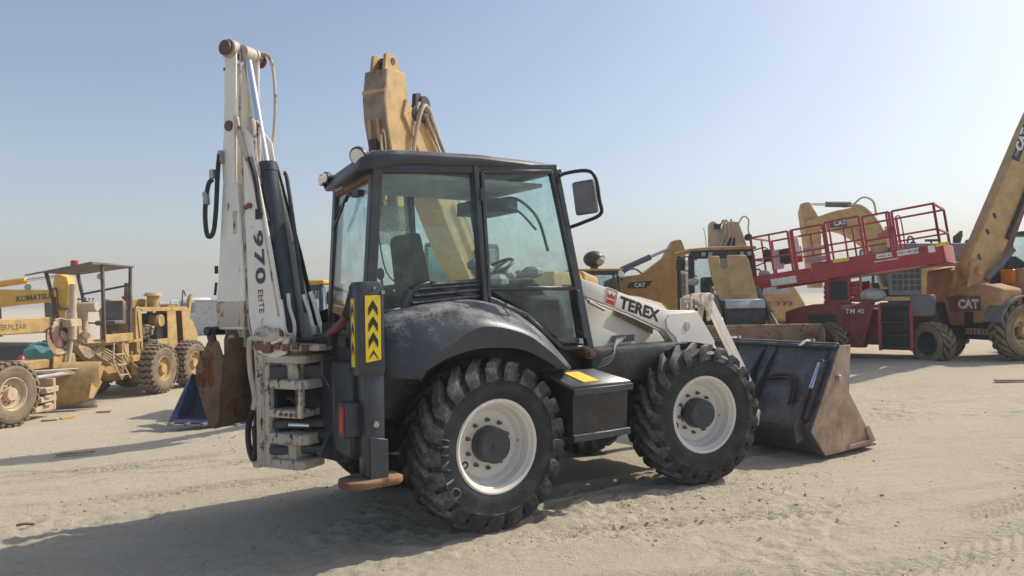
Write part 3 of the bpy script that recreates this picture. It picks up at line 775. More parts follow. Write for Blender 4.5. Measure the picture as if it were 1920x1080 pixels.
m = MB(); m.prism([(4.10, 1.06), (4.22, 1.05), (4.0, .70), (3.82, .42), (3.74, .47)], -1.07, -.99); m.build('bucket_cylinder_guard', M['black_steel'], fb, .008)
m = MB(); m.cyl((4.10, -1.03, 1.02), (3.93, -1.03, .76), .028); m.build('bucket_cylinder', M['chrome'], fb)
m = MB(); m.tube([(4.05, -.42, .84), (4.06, -.55, .87), (4.06, -.72, .86), (3.98, -.80, .74), (3.90, -.82, .60)], .016); m.tube([(4.03, -.42, .81), (4.04, -.56, .84), (4.03, -.70, .83), (3.96, -.77, .72), (3.88, -.79, .58)], .016); m.build('bucket_hose', M['black_rubber'], fb)
for y in (.30, -.72):
    m = MB(); m.prism([(4.18, 1.19), (4.30, 1.25), (4.42, 1.235), (4.36, 1.215), (4.26, 1.19)], y - .02, y + .02); m.cyl((4.40, y - .05, 1.235), (4.40, y + .05, 1.235), .02); m.build('lip_hook', M['steel'], fb, .004)
for k in range(7):
    y = -.96 + .32 * k
    m = MB(); m.loft([[(4.93, y - .045, .045), (4.93, y + .045, .045), (4.93, y + .045, .10), (4.93, y - .045, .10)], [(5.08, y - .035, .05), (5.08, y + .035, .05), (5.08, y + .035, .062), (5.08, y - .035, .062)]])
    m.build('tooth', M['rust_orange'], fb, .003)

# ---- lettering on the arm
d = Vector((.97, 0, -.29)).normalized(); u_ = Vector((.29 * .9, 0, .97)).normalized()
lettering('TEREX', Vector((1.60, -.6525, 1.678)), d, u_, .15, M['print_black'], bh, bold=.045, sx=1.13, spacing=1.03)
m = MB(); c = Vector((1.50, -.652, 1.765)); q = lambda a, b: c + d * a + u_ * b
m.loft([[q(-.075, -.085), q(.075, -.085), q(.075, .085), q(-.075, .085)], [q(-.075, -.085) - Vector((0, .003, 0)), q(.075, -.085) - Vector((0, .003, 0)), q(.075, .085) - Vector((0, .003, 0)), q(-.075, .085) - Vector((0, .003, 0))]])
bd = m.build('emblem_plate', M['print_white'], bh)
o_ = Vector((0, .0045, 0))
def flat(name, polys, mt, par, off):
    m = MB()
    for pg in polys: m.loft([[q(a, b) - Vector((0, off - .001, 0)) for a, b in pg], [q(a, b) - Vector((0, off, 0)) for a, b in pg]])
    return m.build(name, M[mt], par)
flat('emblem_border', [[(-.066, -.076), (.066, -.076), (.066, -.068), (-.066, -.068)], [(-.066, .068), (.066, .068), (.066, .076), (-.066, .076)], [(-.066, -.067), (-.058, -.067), (-.058, .067), (-.066, .067)], [(.058, -.067), (.066, -.067), (.066, .067), (.058, .067)]], 'print_red', bd, .0045)
flat('emblem', [[(0, -.008), (.024, .018), (0, .046), (-.024, .018)], [(-.05, .046), (-.028, .022), (-.004, -.006), (-.05, -.006)], [(.05, .046), (.05, -.006), (.004, -.006), (.028, .022)], [(-.05, -.060), (.05, -.060), (.05, -.018), (-.05, -.018)]], 'print_red', bd, .0045)

# ---- rear frame, stabiliser posts
m = MB(); m.prism([(-.92, .78), (-.92, 1.42), (-.5, 1.5), (.5, 1.5), (.92, 1.42), (.92, .78), (.55, .6), (-.55, .6)], -1.05, -.97, 'x')
m.build('rear_plate', M['charcoal'], bh, .012)
for s in (-1, 1):
    m = MB(); m.prism([(-1.12, 1.88), (-1.10, 1.915), (-.95, 1.915), (-.925, 1.88), (-.925, 1.28), (-1.12, 1.28)], s * .93, s * 1.09)
    m.loft([[(-1.07, s * .95, .60), (-1.07, s * 1.08, .60), (-.93, s * 1.08, .58), (-.93, s * .95, .58)], [(-1.08, s * .95, 1.30), (-1.08, s * 1.08, 1.30), (-.93, s * 1.08, 1.30), (-.93, s * .95, 1.30)]])
    po = m.build('stabiliser_post', M['charcoal'], bh, .012, 2)
    m = MB(); m.prism([(-1.045, .575), (-.915, .565), (-.915, .84), (-1.045, .87)], s * 1.081, s * 1.094); m.build('wear_plate', M['charcoal_dusty'], po, .003)
    m = MB(); m.cyl((-1.0, s * 1.08, .95), (-1.0, s * 1.10, .95), .022, n=6); m.cyl((-.935, s * 1.085, 1.84), (-.935, s * 1.10, 1.84), .015, n=6); m.cyl((-1.0, s * 1.085, 1.87), (-1.0, s * 1.10, 1.87), .01, n=6); m.split('bolt', M['steel'], po)
    m = MB(); m.prism([(-1.20, -.10), (-1.24, 0), (-1.20, .10), (-1.10, .15), (-.86, .15), (-.80, .08), (-.80, -.08), (-.86, -.15), (-1.10, -.15)], .535, .585, 'z')
    ft = m.build('stabiliser_foot', M['rust_orange'], po, .015, 2); ft.location = (0, s * 1.0, 0)
    m = MB(); m.prism([(-1.066, 1.37), (-1.066, 1.82), (-.955, 1.82), (-.955, 1.385)], s * 1.0905, s * 1.094)
    rf = m.build('reflector_plate', M['sign_yellow'], po, .001)
    m = MB()
    for k in range(4):
        z = 1.725 - .108 * k; x0, x1 = -1.045, -.976; xm = (x0 + x1) / 2; h = .055 if k < 3 else .0
        pg = [(x0, z - .045), (x0, z + .01), (xm, z + .065), (x1, z + .01), (x1, z - .045), (xm, z + .01)]
        if k == 3: pg = [(x0, 1.386), (x0, z - .005), (xm, z + .055), (x1, z - .005), (x1, 1.386), (xm, 1.43)]
        m.prism(pg, s * 1.0945, s * 1.0955)
    m.split('arrow_mark', M['print_black'], rf)
    m = MB(); m.bb(-1.1245, -1.121, s * .985, s * 1.045, 1.34, 1.80); r2 = m.build('reflector_plate', M['sign_yellow'], po)
    m = MB()
    for k in range(3):
        z = 1.72 - .13 * k; m.prism([(s * .993, z - .05), (s * .993, z), (s * 1.015, z + .05), (s * 1.037, z), (s * 1.037, z - .05), (s * 1.015, z)], -1.1265, -1.1255, 'x')
    m.split('arrow_mark', M['print_black'], r2)
    m = MB(); m.bb(-1.19, -1.06, s * .88, s * 1.0, .86, 1.10); m.build('lamp_box', M['charcoal'], po, .01)
    m = MB(); m.bb(-1.205, -1.191, s * .95, s * 1.0, .90, 1.08); m.build('tail_lamp', M['red_plastic'], po, .004)
    m = MB(); m.bb(-1.12, -.95, s * .62, s * .94, .7, 1.36); m.build('post_bracket', M['charcoal'], po, .02)
m = MB(); random.seed(2)
m.bb(-1.08, -.9, -.9, -.35, 1.46, 1.56)
for k in range(7):
    y = -.88 + .1 * k; m.cyl((-1.05, y, 1.5), (-1.05, y, 1.60 + random.uniform(-.03, .04)), .03, n=10); m.box((-1.1 + .02 * (k % 3), y, 1.50), (.08, .06, .07))
m.build('valve_block', M['black_steel'], bh, .004)
# ---- carriage (dark clevis) and swing casting
m = MB()
for z0, z1, r in ((1.20, 1.31, .16), (.645, .71, .17), (.83, .90, .14)):
    arc = [(-1.3 + r * cos(t), -.05 + r * sin(t)) for t in [pi / 2 + pi * k / 10 for k in range(11)]]
    m.prism([(-.98, -.42), *arc[::-1], (-.98, .36)], z0, z1, 'z')
m.bb(-1.10, -.98, -.55, .48, .62, 1.34)
m.build('swing_carriage', M['charcoal'], bh, .012)
gus = [(-1.05, .58), (-1.05, 1.40), (-1.24, 1.34)] + [(-1.05 - .17 * cos(t) - .02, .96 + .27 * sin(t)) for t in [pi / 2 - pi * k / 12 for k in range(1, 12)]] + [(-1.24, .66)]
for y in (-.50, .40):
    m = MB(); m.prism([(-1.04, .6), (-1.04, 1.40), (-1.17, 1.36)] + [(-1.17 + .10 * sin(pi * k / 10), 1.26 - .52 * k / 10) for k in range(11)] + [(-1.20, .66)], y - .02, y + .02)
    m.build('gusset', M['charcoal'], bh, .006)
for k, y in enumerate((-.45, .38)):
    m = MB(); m.cyl((-1.02, y, .78), (-1.20, y * .5, .78), .05); bc = m.build('swing_cylinder', M['black_steel'], bh)
    m = MB(); m.cyl((-1.20, y * .5, .78), (-1.34, -.05 + (.1 if y > 0 else -.1), .78), .025); m.build('rod', M['chrome'], bc)

DX = Matrix.Translation((-1.3, -.05, 0)) @ rotz(radians(120.4))      # swung backhoe: x outward, +y faces the photographer
DXC = DX @ Matrix.Translation((-.12, 0, 0))
m = MB(DXC)
rnd = lambda r, ux, n=8: [(ux + r * cos(t), r * sin(t)) for t in [-pi / 2 + pi * k / n for k in range(n + 1)]]
for z0, z1, a, b_, hw in ((1.425, 1.475, -.34, .26, .19), (1.33, 1.39, -.20, .22, .17), (1.14, 1.21, -.22, .24, .18), (.925, .985, -.16, .22, .17), (.73, .81, -.22, .24, .17), (.54, .61, -.17, .24, .15)):
    m.prism([(a, -hw * .7), (a + .05, -hw), (b_, -hw), (b_, hw), (a + .05, hw), (a, hw * .7)], z0, z1, 'z')
m.bb(.12, .24, -.17, .17, .56, 1.44)
m.bb(.16, .24, .13, .185, .56, 1.40); m.bb(-.20, -.14, .13, .18, .93, 1.2); m.bb(-.20, -.12, -.18, -.13, .93, 1.2)
m.bb(-.10, .14, -.10, .10, 1.2, 1.43); m.bb(-.08, .12, -.11, .11, .55, .80)
sc = m.build('swing_casting', M['white_worn'], bh, .014, 2)
m = MB(DXC)
for k in range(5): m.tube([(.10, -.05 + .02 * k, 1.12 - .02 * k), (0, .02 + .015 * k, 1.06), (-.12, .03, 1.10 - .03 * k), (-.22, -.05, 1.02)], .014)
m.bb(.09, .118, -.12, .12, .99, 1.13)
m.build('hydraulic_hose', M['black_rubber'], bh)
m = MB(DXC); m.cyl((-.22, .11, .875), (-.05, .14, .875), .018); m.build('rod', M['chrome'], sc)
m = MB(DXC)
for k in range(4): m.cyl((.0 - .05 * k, .172, .955), (.0 - .05 * k, .185, .955), .014, n=6)
for k in range(5): m.box((.10 - .09 * k, .19, 1.45 + .012 * (k % 2)), (.06, .03, .05))
m.split('bolt', M['rust_orange'], sc)
m = MB(DXC)
m.tube([(.05, .20, 1.50), (.24, .20, 1.52), (.30, .18, 1.46), (.31, .16, 1.25), (.25, .18, 1.08), (.27, .18, .98)], .022, sub=6)
m.tube([(.0, .18, 1.56), (.18, .19, 1.58), (.25, .16, 1.50), (.25, .15, 1.2), (.24, .17, 1.0)], .018, sub=6)
m.tube([(-.12, .18, 1.54), (.05, .20, 1.55), (.12, .20, 1.60)], .02)
m.build('steel_pipe', M['white_worn'], bh)
m = MB(DXC); m.tube([(.27, .18, .99), (.33, .17, .85), (.34, .16, .70), (.30, .16, .60), (.27, .16, .66), (.27, .17, .85)], .022, sub=6)
m.tube([(.25, .15, .95), (.30, .12, .8), (.30, .12, .62), (.26, .12, .58)], .02, sub=6); m.build('hydraulic_hose', M['black_rubber'], bh)
m = MB(DXC); m.prism([(.22, .57), (.25, .53), (.32, .53), (.34, .58), (.30, 1.0), (.26, 1.0)], .06, .145); m.build('hose_guide', M['white_worn'], sc, .008)

# ---- boom
def taper(p):
    k = min(1, max(0, (p.z - 1.5) / 1.55)); return Vector((p.x, p.y * (1 - .38 * k), p.z))
bp_ = [(.09, 1.40), (.15, 1.5), (.20, 1.7), (.25, 2.35), (.30, 3.08), (.26, 3.14), (.19, 3.06), (.16, 2.87), (-.02, 2.17), (-.14, 1.66), (-.20, 1.50), (-.17, 1.40), (-.06, 1.37)]
m = MB(DX, taper)
m.prism(bp_, .145, .175); m.prism(bp_, -.175, -.145)
m.prism([(.10, 1.48), (.185, 1.7), (.235, 2.35), (.28, 3.05), (.25, 3.05), (.205, 2.35), (.155, 1.7), (.07, 1.48)], -.145, .145)
boom = m.build('boom', M['white_paint'], bh, .006)
m = MB(DX, taper)
m.prism([(-.135, 1.66), (-.01, 2.17), (.17, 2.88), (.15, 2.88), (-.05, 2.17), (-.18, 1.62), (-.20, 1.50)], -.19, -.178); m.build('boom_edge_guard', M['black_steel'], boom)
m = MB(DX); m.cyl((-.02, -.22, 1.46), (-.02, .22, 1.46), .055); m.cyl((.08, .178, 1.46), (.08, .20, 1.46), .035); m.cyl((.24, .13, 2.52), (.24, .145, 2.52), .02); m.cyl((.20, .13, 2.53), (.20, .15, 2.53), .022)
m.build('boom_pin', M['brown_dark'], boom)
m = MB(DX); m.cyl((-.07, 0, 1.46), (.155, .0, 2.83), .082, n=28); m.cyl((.15, 0, 2.80), (.162, .0, 2.87), .088, n=28); m.tube([(.06, -.085, 2.80), (.04, -.10, 2.75), (-.05, -.10, 2.2), (-.13, -.10, 1.7)], .016)
bc = m.build('dipper_cylinder', M['charcoal'], bh, .004)
m = MB(DX); m.cyl((.155, 0, 2.83), (.345, 0, 3.75), .036, n=20); m.build('rod', M['chrome'], bc)
m = MB(DX); m.cyl((.345, -.05, 3.755), (.345, .05, 3.755), .065); m.build('rod_eye', M['white_worn'], bc)
d2 = Vector((-.075, 0, -.76)).normalized(); R3 = DX.to_3x3()
def dlet(txt, u0, z0, size, mt, bold, sx, slant=0):
    k = 1 - .38 * min(1, max(0, (z0 - 1.5) / 1.55))
    k2 = 1 - .38 * min(1, max(0, (z0 - .45 - 1.5) / 1.55))
    o = DX @ Vector((u0, .1755 * k + .001, z0)); xd = R3 @ Vector((d2.x * .45, .1755 * (k2 - k), d2.z * .45)).normalized(); yd = R3 @ Vector((-1, 0, slant))
    yd = (yd - xd * yd.dot(xd) * (0 if slant else 1)).normalized()
    lettering(txt, o, xd, yd, size, M[mt], boom, bold=bold, sx=sx, spacing=1.12)
dlet('970', .160, 2.33, .13, 'print_grey', .03, 1.95)
dlet('ELITE', .105, 1.885, .072, 'print_maroon', .01, .98)
m = MB(DX, taper)
for s in (1, -1):
    m.tube([(x + .006, s * .178, z) for x, z in ((.15, 1.52), (.195, 1.7), (.245, 2.35), (.29, 3.0))], .007, n=6, sub=4); m.tube([(x + .012, s * .178, z) for x, z in ((-.12, 1.68), (.0, 2.17), (.165, 2.85))], .008, n=6, sub=4)
m.build('weld_bead', M['white_worn'], boom)
# ---- dipper
dpt = [(.45, 3.80), (.36, 3.83), (.33, 3.76), (.34, 3.4), (.355, 3.06), (.36, 2.7), (.32, 2.55), (.47, 2.5), (.50, 2.9), (.475, 3.1)]
m = MB(DX)
for s in (1, -1): m.prism(dpt, s * .105, s * .13)
m.prism([(.43, 3.70), (.46, 3.70), (.50, 2.6), (.46, 2.6)], -.105, .105)
m.loft([[(.33, -.131, 2.72), (.49, -.131, 2.72), (.49, .131, 2.72), (.33, .131, 2.72)], [(.25, -.145, 1.95), (.54, -.145, 1.95), (.54, .145, 1.95), (.25, .145, 1.95)],
        [(.25, -.15, 1.80), (.555, -.15, 1.80), (.555, .15, 1.80), (.25, .15, 1.80)], [(.27, -.15, 1.58), (.53, -.15, 1.58), (.53, .15, 1.58), (.27, .15, 1.58)]])
dip = m.build('dipper', M['white_paint'], bh, .008)
m = MB(DX); m.loft([[(.245, -.153, 1.80), (.56, -.153, 1.80), (.56, .153, 1.80), (.245, .153, 1.80)], [(.262, -.153, 1.60), (.54, -.153, 1.60), (.54, .153, 1.60), (.262, .153, 1.60)]]); m.build('wear_plate', M['white_worn'], dip, .004)
m = MB(DX); m.bb(.29, .50, -.10, .12, 1.44, 1.60); m.cyl((.40, -.16, 1.50), (.40, .16, 1.50), .04); m.build('dipper_end', M['white_worn'], dip, .01)
m = MB(DX); m.cyl((.395, -.20, 3.77), (.395, .17, 3.77), .042); m.cyl((.395, .165, 3.77), (.395, .185, 3.77), .06); m.cyl((.395, -.215, 3.77), (.395, -.195, 3.77), .06); m.cyl((.41, .128, 3.17), (.41, .142, 3.17), .042); m.cyl((.45, .128, 3.62), (.45, .136, 3.62), .012)
m.split('pivot_pin', M['brown_dark'], dip, .004)
m = MB(DX)
for s in (1, -1): m.cyl((.395, s * .105, 3.77), (.395, s * .145, 3.77), .075, n=20)
m.cyl((.395, .145, 3.79), (.395, .07, 3.79), .058, n=16); m.split('pin_boss', M['white_worn'], dip, .004)
m = MB(DX); m.tube([(.34, -.14, 3.80), (.27, -.17, 3.77), (.235, -.18, 3.60), (.23, -.18, 3.3), (.26, -.17, 3.0), (.25, -.15, 2.8)], .014); m.tube([(.36, .06, 3.80), (.33, .08, 3.6), (.35, .08, 3.2)], .008)
m.build('dipper_hose', M['white_worn'], bh)
m = MB(DX)
m.tube([(.30, .04, 2.80), (.31, .08, 3.0), (.34, .10, 3.16), (.33, .13, 3.22), (.29, .13, 3.05), (.22, .11, 2.85), (.14, .10, 2.6), (.10, .10, 2.45)], .022, sub=6)
m.tube([(.28, .0, 2.85), (.27, .02, 3.1), (.25, .05, 3.22), (.21, .07, 3.15), (.18, .09, 2.95), (.14, .09, 2.7)], .02, sub=6)
m.tube([(.26, -.03, 2.9), (.25, .0, 3.12), (.22, .03, 3.2), (.18, .05, 3.1), (.15, .08, 2.8)], .016, sub=6)
m.build('hydraulic_hose', M['white_worn'], bh)
m = MB(DX); m.tube([(.20, .13, 2.9), (.14, .135, 2.75), (.11, .13, 2.55), (.08, .13, 2.45)], .02); m.tube([(.17, .11, 2.8), (.12, .11, 2.6), (.06, .10, 2.4)], .022)
m.bb(.08, .14, .09, .14, 2.42, 2.50); m.build('hydraulic_hose', M['black_rubber'], bh)
m = MB(DX); m.tube([(.56, .16, 2.76), (.585, .18, 2.72), (.60, .20, 2.55), (.60, .20, 2.40), (.575, .20, 2.31), (.53, .19, 2.34), (.51, .18, 2.5), (.495, .17, 2.8), (.485, .16, 2.95)], .018, sub=6)
hl = m.build('looped_hose', M['black_rubber'], bh)
m = MB(DX); m.box((.55, .16, 2.80), (.05, .05, .07)); m.cyl((.595, .19, 2.56), (.605, .19, 2.66), .026); m.box((.61, .19, 2.64), (.06, .02, .02)); m.bb(.46, .50, .13, .17, 2.88, 2.98); m.build('hose_fitting', M['steel'], hl, .004)
m = MB(DX); m.bb(.33, .38, .10, .14, 2.32, 2.50); m.build('hose_clamp', M['white_worn'], dip, .006)
m = MB(DX); m.tube([(.56, .14, 1.95), (.565, .15, 1.85)], .01, sub=1); m.box((.568, .13, 2.05), (.02, .02, .06)); m.split('grease_hose', M['black_rubber'], dip)
# rust-brown digging bucket
prof = [(.30, 1.38), (.35, 1.10), (.37, .90), (.41, .845), (.46, .87), (.53, 1.02), (.59, 1.20), (.60, 1.29), (.585, 1.30), (.56, 1.20), (.50, 1.04), (.44, .90), (.405, .88), (.39, .92), (.375, 1.12), (.33, 1.40)]
m = MB(DX); m.prism(prof, -.33, .30); db = m.build('digging_bucket', M['rust_steel'], bh, .004)
m = MB(DX); sidep = [(.30, 1.36), (.345, 1.12), (.365, .90), (.41, .84), (.465, .87), (.535, 1.02), (.595, 1.20), (.60, 1.30), (.52, 1.42), (.45, 1.52), (.36, 1.50)]
m.prism(sidep, .301, .318); m.prism(sidep, -.348, -.331); m.split('side_plate', M['rust_steel'], db, .004)
m = MB(DX); m.prism([(.35, 1.30), (.44, 1.36), (.50, 1.50), (.46, 1.58), (.38, 1.60), (.30, 1.42)], .10, .135); m.prism([(.35, 1.30), (.44, 1.36), (.50, 1.50), (.46, 1.58), (.38, 1.60), (.30, 1.42)], -.12, -.085); m.bb(.30, .34, -.3, .28, 1.34, 1.52); m.split('bucket_ear', M['rust_steel'], db, .006)
m = MB(DX); m.prism([(.47, 1.30), (.53, 1.30), (.62, 1.55), (.60, 1.60), (.55, 1.60)], .17, .20); m.cyl((.59, -.15, 1.57), (.59, .22, 1.57), .035); m.prism([(.47, 1.30), (.53, 1.30), (.62, 1.55), (.60, 1.60), (.55, 1.60)], -.20, -.17); m.build('tipping_link', M['black_steel'], db, .006)
for k in range(5):
    y = -.27 + .13 * k; m = MB(DX); m.loft([[(.575, y - .035, 1.26), (.61, y - .035, 1.25), (.61, y + .035, 1.25), (.575, y + .035, 1.26)], [(.60, y - .02, 1.42), (.61, y - .02, 1.42), (.61, y + .02, 1.42), (.60, y + .02, 1.42)]]); m.build('tooth', M['rust_steel'], db, .003)
# steel pipes on the boom foot, hose bundle to the cab
m = MB(DX)
m.tube([(-.125, .17, 1.80), (-.15, .18, 1.72), (-.165, .18, 1.60), (-.15, .19, 1.52), (-.04, .20, 1.48), (.02, .2, 1.49)], .018)
m.tube([(-.10, .06, 1.85), (-.12, .07, 1.75), (-.165, .07, 1.62), (-.17, .08, 1.5)], .015)
m.tube([(-.16, -.12, 1.86), (-.21, -.12, 1.74), (-.26, -.12, 1.58), (-.30, -.12, 1.49), (-.24, -.10, 1.45)], .018)
m.tube([(-.15, -.05, 1.84), (-.20, -.06, 1.70), (-.24, -.06, 1.55), (-.25, -.06, 1.46)], .015)
m.build('steel_pipe', M['white_paint'], boom)
m = MB(DX)
for a, z, y in ((-.27, 1.50, -.1), (-.17, 1.50, .08), (-.25, 1.56, -.06), (-.02, 1.5, .2), (-.30, 1.55, -.13), (-.12, 1.55, .2)): m.cyl((a, y, z - .03), (a + .01, y, z + .04), .026, n=6)
m.prism([(-.30, 1.46), (-.20, 1.50), (-.19, 1.60), (-.24, 1.60), (-.33, 1.52)], -.16, -.13); m.box((-.09, .21, 1.53), (.2, .02, .05), Matrix.Rotation(.3, 3, 'Y'))
m.split('pipe_fitting', M['white_worn'], boom, .003)
m = MB()
for k in range(6):
    o = Vector((.0, .03 * (k % 3), .028 * (k // 3)))
    P = [(-1.34, -.12, 1.50), (-1.20, -.34, 1.47), (-1.10, -.55, 1.53), (-1.04, -.70, 1.66), (-1.02, -.80, 1.80 + .03 * (k % 2)), (-.98, -.86, 1.84), (-.95, -.86, 1.70), (-.96, -.84, 1.5)]
    m.tube([Vector(p) + o * (1 if 0 < i < 6 else .6) for i, p in enumerate(P)], .017, sub=6)
hb = m.build('hose_bundle', M['black_rubber'], bh)
m = MB(); m.tube([(-1.115, -.52, 1.535), (-1.07, -.63, 1.61), (-1.045, -.69, 1.68)], .034, n=10); m.build('hose_wrap', M['print_maroon'], hb)
# ------------------------------------------------------------------ generic wheels for the other machines
ZIG = [(-1.03, .0, .07, 1.0), (-.95, .0, .012, 1), (-.6, .05, .0, 1), (-.2, 0, 0, 1), (.2, .05, 0, 1), (.6, 0, 0, 1), (.95, .05, .012, 1), (1.03, .05, .07, 1)]
G_TY = tyre_mesh('tyre', .685, .42, .33, 25, .055, .085, ZIG, both=False, n=48)
def ag2(R, lh): return [(a, b, c, d, R - lh - .01) for a, b, c, d in [x[:4] for x in AG[:4]]]
B_TY = tyre_mesh('tyre', .63, .40, .33, 18, .04, .075, ag2(.63, .04), n=48)
L_TY = tyre_mesh('tyre', .47, .36, .24, 16, .03, .08, ag2(.47, .03), n=40)
def rims(r, w, dish): return rim_mesh('wheel', r, w, dish, .05, -1, n=36)
G_RIM, B_RIM, L_RIM = rims(.35, .40, .12), rims(.35, .38, .10), rims(.26, .34, .08)
G_HUB, L_HUB = hub_mesh(.13, .10), hub_mesh(.10, .06)
def bwheel(parent, pos, yaw, kind, tm_, rm_, flip=False, nuts=8):
    ty, ri, hb_, dy, nr = {'g': (G_TY, G_RIM, G_HUB, -.08, .18), 'b': (B_TY, B_RIM, G_HUB, -.09, .17), 'l': (L_TY, L_RIM, L_HUB, -.09, .14)}[kind]
    return wheel(parent, pos, yaw, ty, ri.copy(), [M[t] for t in tm_] + [M['groove']], M[rm_], hb_.copy(), nuts, nr, dy, M[rm_], flip, M['nut_rust'])

# ------------------------------------------------------------------ motor grader (x forward, near side +y)
gr = thing('motor_grader', 'dusty tan motor grader with brown canopy and open engine bay at left', 'motor grader', (-10.744, 20.316, -.68), radians(-95.8))
for x in (0, -1.62):
    bwheel(gr, (x, .95, .685), 0, 'g', ('tyre_dusty', 'tyre_dusty'), 'grader_tan', True, 10)
    bwheel(gr, (x, -.95, .685), 0, 'g', ('tyre_dusty', 'tyre_dusty'), 'grader_tan', False, 0)
for y in (.93, -.93):
    w = bwheel(gr, (5.32, y, .685), radians(-4), 'g', ('tyre_dusty', 'tyre_dusty'), 'pale_tan', y > 0, 10)
P_ = [(6.1, 2.2), (3.0, 2.2), (2.41, 1.98), (.37, .76), (-.2, .76), (-.2, .46), (.71, .42), (2.23, 1.58), (2.9, 1.84), (6.1, 1.86)]
m = MB(); m.prism(P_, -.15, .15); m.build('main_frame', M['grader_tan'], gr, .02)
m = MB(); m.prism([(5.9, 2.25), (6.2, 2.2), (6.2, 1.4), (5.6, .6), (5.1, .55), (5.1, .8), (5.5, 1.0), (5.8, 1.8)], -.3, .3); m.cyl((5.32, -.8, .685), (5.32, .8, .685), .09); m.build('front_axle', M['grader_tan'], gr, .02)
m = MB(); m.prism([(-2.0, .55), (.5, .55), (.55, .85), (-2.0, .9)], .48, .72); m.prism([(-2.0, .55), (.5, .55), (.55, .85), (-2.0, .9)], -.72, -.48); m.bb(-2.3, .4, -.45, .45, .75, 1.2); m.build('tandem_drive', M['grader_tan'], gr, .02)
# engine housing with open bays
m = MB()
for pg in ([(.33, 2.39), (.33, 2.27), (-2.25, 2.24), (-2.2, 2.35)], [(.30, 2.265), (.13, 2.265), (.06, 1.14), (.14, 1.12)], [(-1.12, 2.245), (-1.56, 2.24), (-1.65, 1.14), (-1.14, 1.14)],
           [(-1.88, 2.24), (-2.24, 2.235), (-2.38, 1.2), (-1.97, 1.14)], [(-.62, 1.46), (-1.13, 1.46), (-1.135, 1.14), (-.60, 1.14)]):
    m.prism(pg, .53, .565); m.prism(pg, -.565, -.53)
m.bb(-2.2, .32, -.53, .53, 2.30, 2.37); m.bb(.22, .32, -.53, .53, 1.15, 2.30); m.bb(-2.35, -2.28, -.53, .53, 1.2, 2.3)
eh = m.build('engine_housing', M['grader_tan'], gr, .008)
m = MB(); m.bb(-2.2, .1, -.1, .1, 1.2, 2.2); m.build('engine_block', M['dark_interior'], eh)
m = MB(); m.cyl((-.55, .15, 1.98), (-.55, .42, 1.98), .2, n=24); m.cyl((-.55, .42, 1.98), (-.55, .46, 1.98), .17, n=24); m.box((-.55, .465, 1.98), (.02, .01, .26), Matrix.Rotation(.3, 3, 'Y')); fi = m.build('air_filter', M['grader_tan'], eh, .006); fi.location = (-.4, .03, 0)
random.seed(11)
m = MB()
for k in range(26): m.box((random.uniform(-.75, .02), random.uniform(.15, .4), random.uniform(1.25, 1.85)), (random.uniform(.05, .16),) * 2 + (random.uniform(.05, .2),), Matrix.Rotation(random.uniform(0, 1), 3, 'Z'))
for k in range(3): m.cyl((-.05 - .2 * k, .35, 1.5), (-.05 - .2 * k, .35, 1.8), .05)
m.build('engine_fittings', M['pale_tan'], eh, .006)
m = MB()
for k in range(6): m.tube([(random.uniform(-1.1, -.4), .3, 1.5 + .05 * k), (random.uniform(-.8, -.3), .45, 1.55 + .04 * k), (random.uniform(-.3, 0), .4, 1.4 + .1 * k), (.05, .3, 1.2 + .15 * k)], .015)
m.build('engine_hose', M['black_rubber'], eh)
m = MB(); m.cyl((-1.32, 0, 2.36), (-1.32, 0, 2.72), .17); m.cyl((-1.32, 0, 2.70), (-1.32, 0, 2.80), .27, .2); m.build('air_cleaner', M['grader_tan'], gr, .006)
m = MB(); m.cyl((-.55, -.3, 2.36), (-.55, -.3, 2.7), .14); m.cyl((-.55, -.3, 2.7), (-.55, -.3, 3.08), .085, .07); m.build('exhaust', M['brown_dark'], gr, .006)
m = MB(); m.bb(-2.1, .2, -.5, -.3, 2.37, 2.62); m.bb(-2.2, -1.6, -.5, .3, 2.371, 2.46); m.build('hood_tank', M['grader_tan'], gr, .02)
m = MB(); m.tube([(-1.55, .4, 2.36), (-1.55, .4, 2.55), (-2.15, .4, 2.55), (-2.15, .4, 2.36)], .018, sub=1); m.tube([(-1.0, .4, 2.36), (-1.0, .4, 2.5), (-1.5, .4, 2.5)], .014, sub=1); m.build('handrail', M['light_grey'], gr)
m = MB(); m.tube([(-2.1, .45, 2.3), (-2.14, .45, 2.8), (-2.2, .45, 2.85), (-2.3, .45, 2.7)], .02); m.tube([(-2.3, .5, 2.3), (-2.35, .5, 2.65), (-2.6, .5, 2.75)], .018); m.build('handrail', M['post_brown'], gr)
m = MB(); m.prism([(-2.45, 2.05), (-2.75, 2.75), (-2.85, 2.75), (-2.6, 2.0)], .3, .4); m.prism([(-2.4, 1.2), (-2.4, 2.1), (-2.8, 1.9), (-3.1, 1.5), (-3.0, 1.1)], -.3, .4); m.build('ripper', M['grader_tan'], gr, .015)
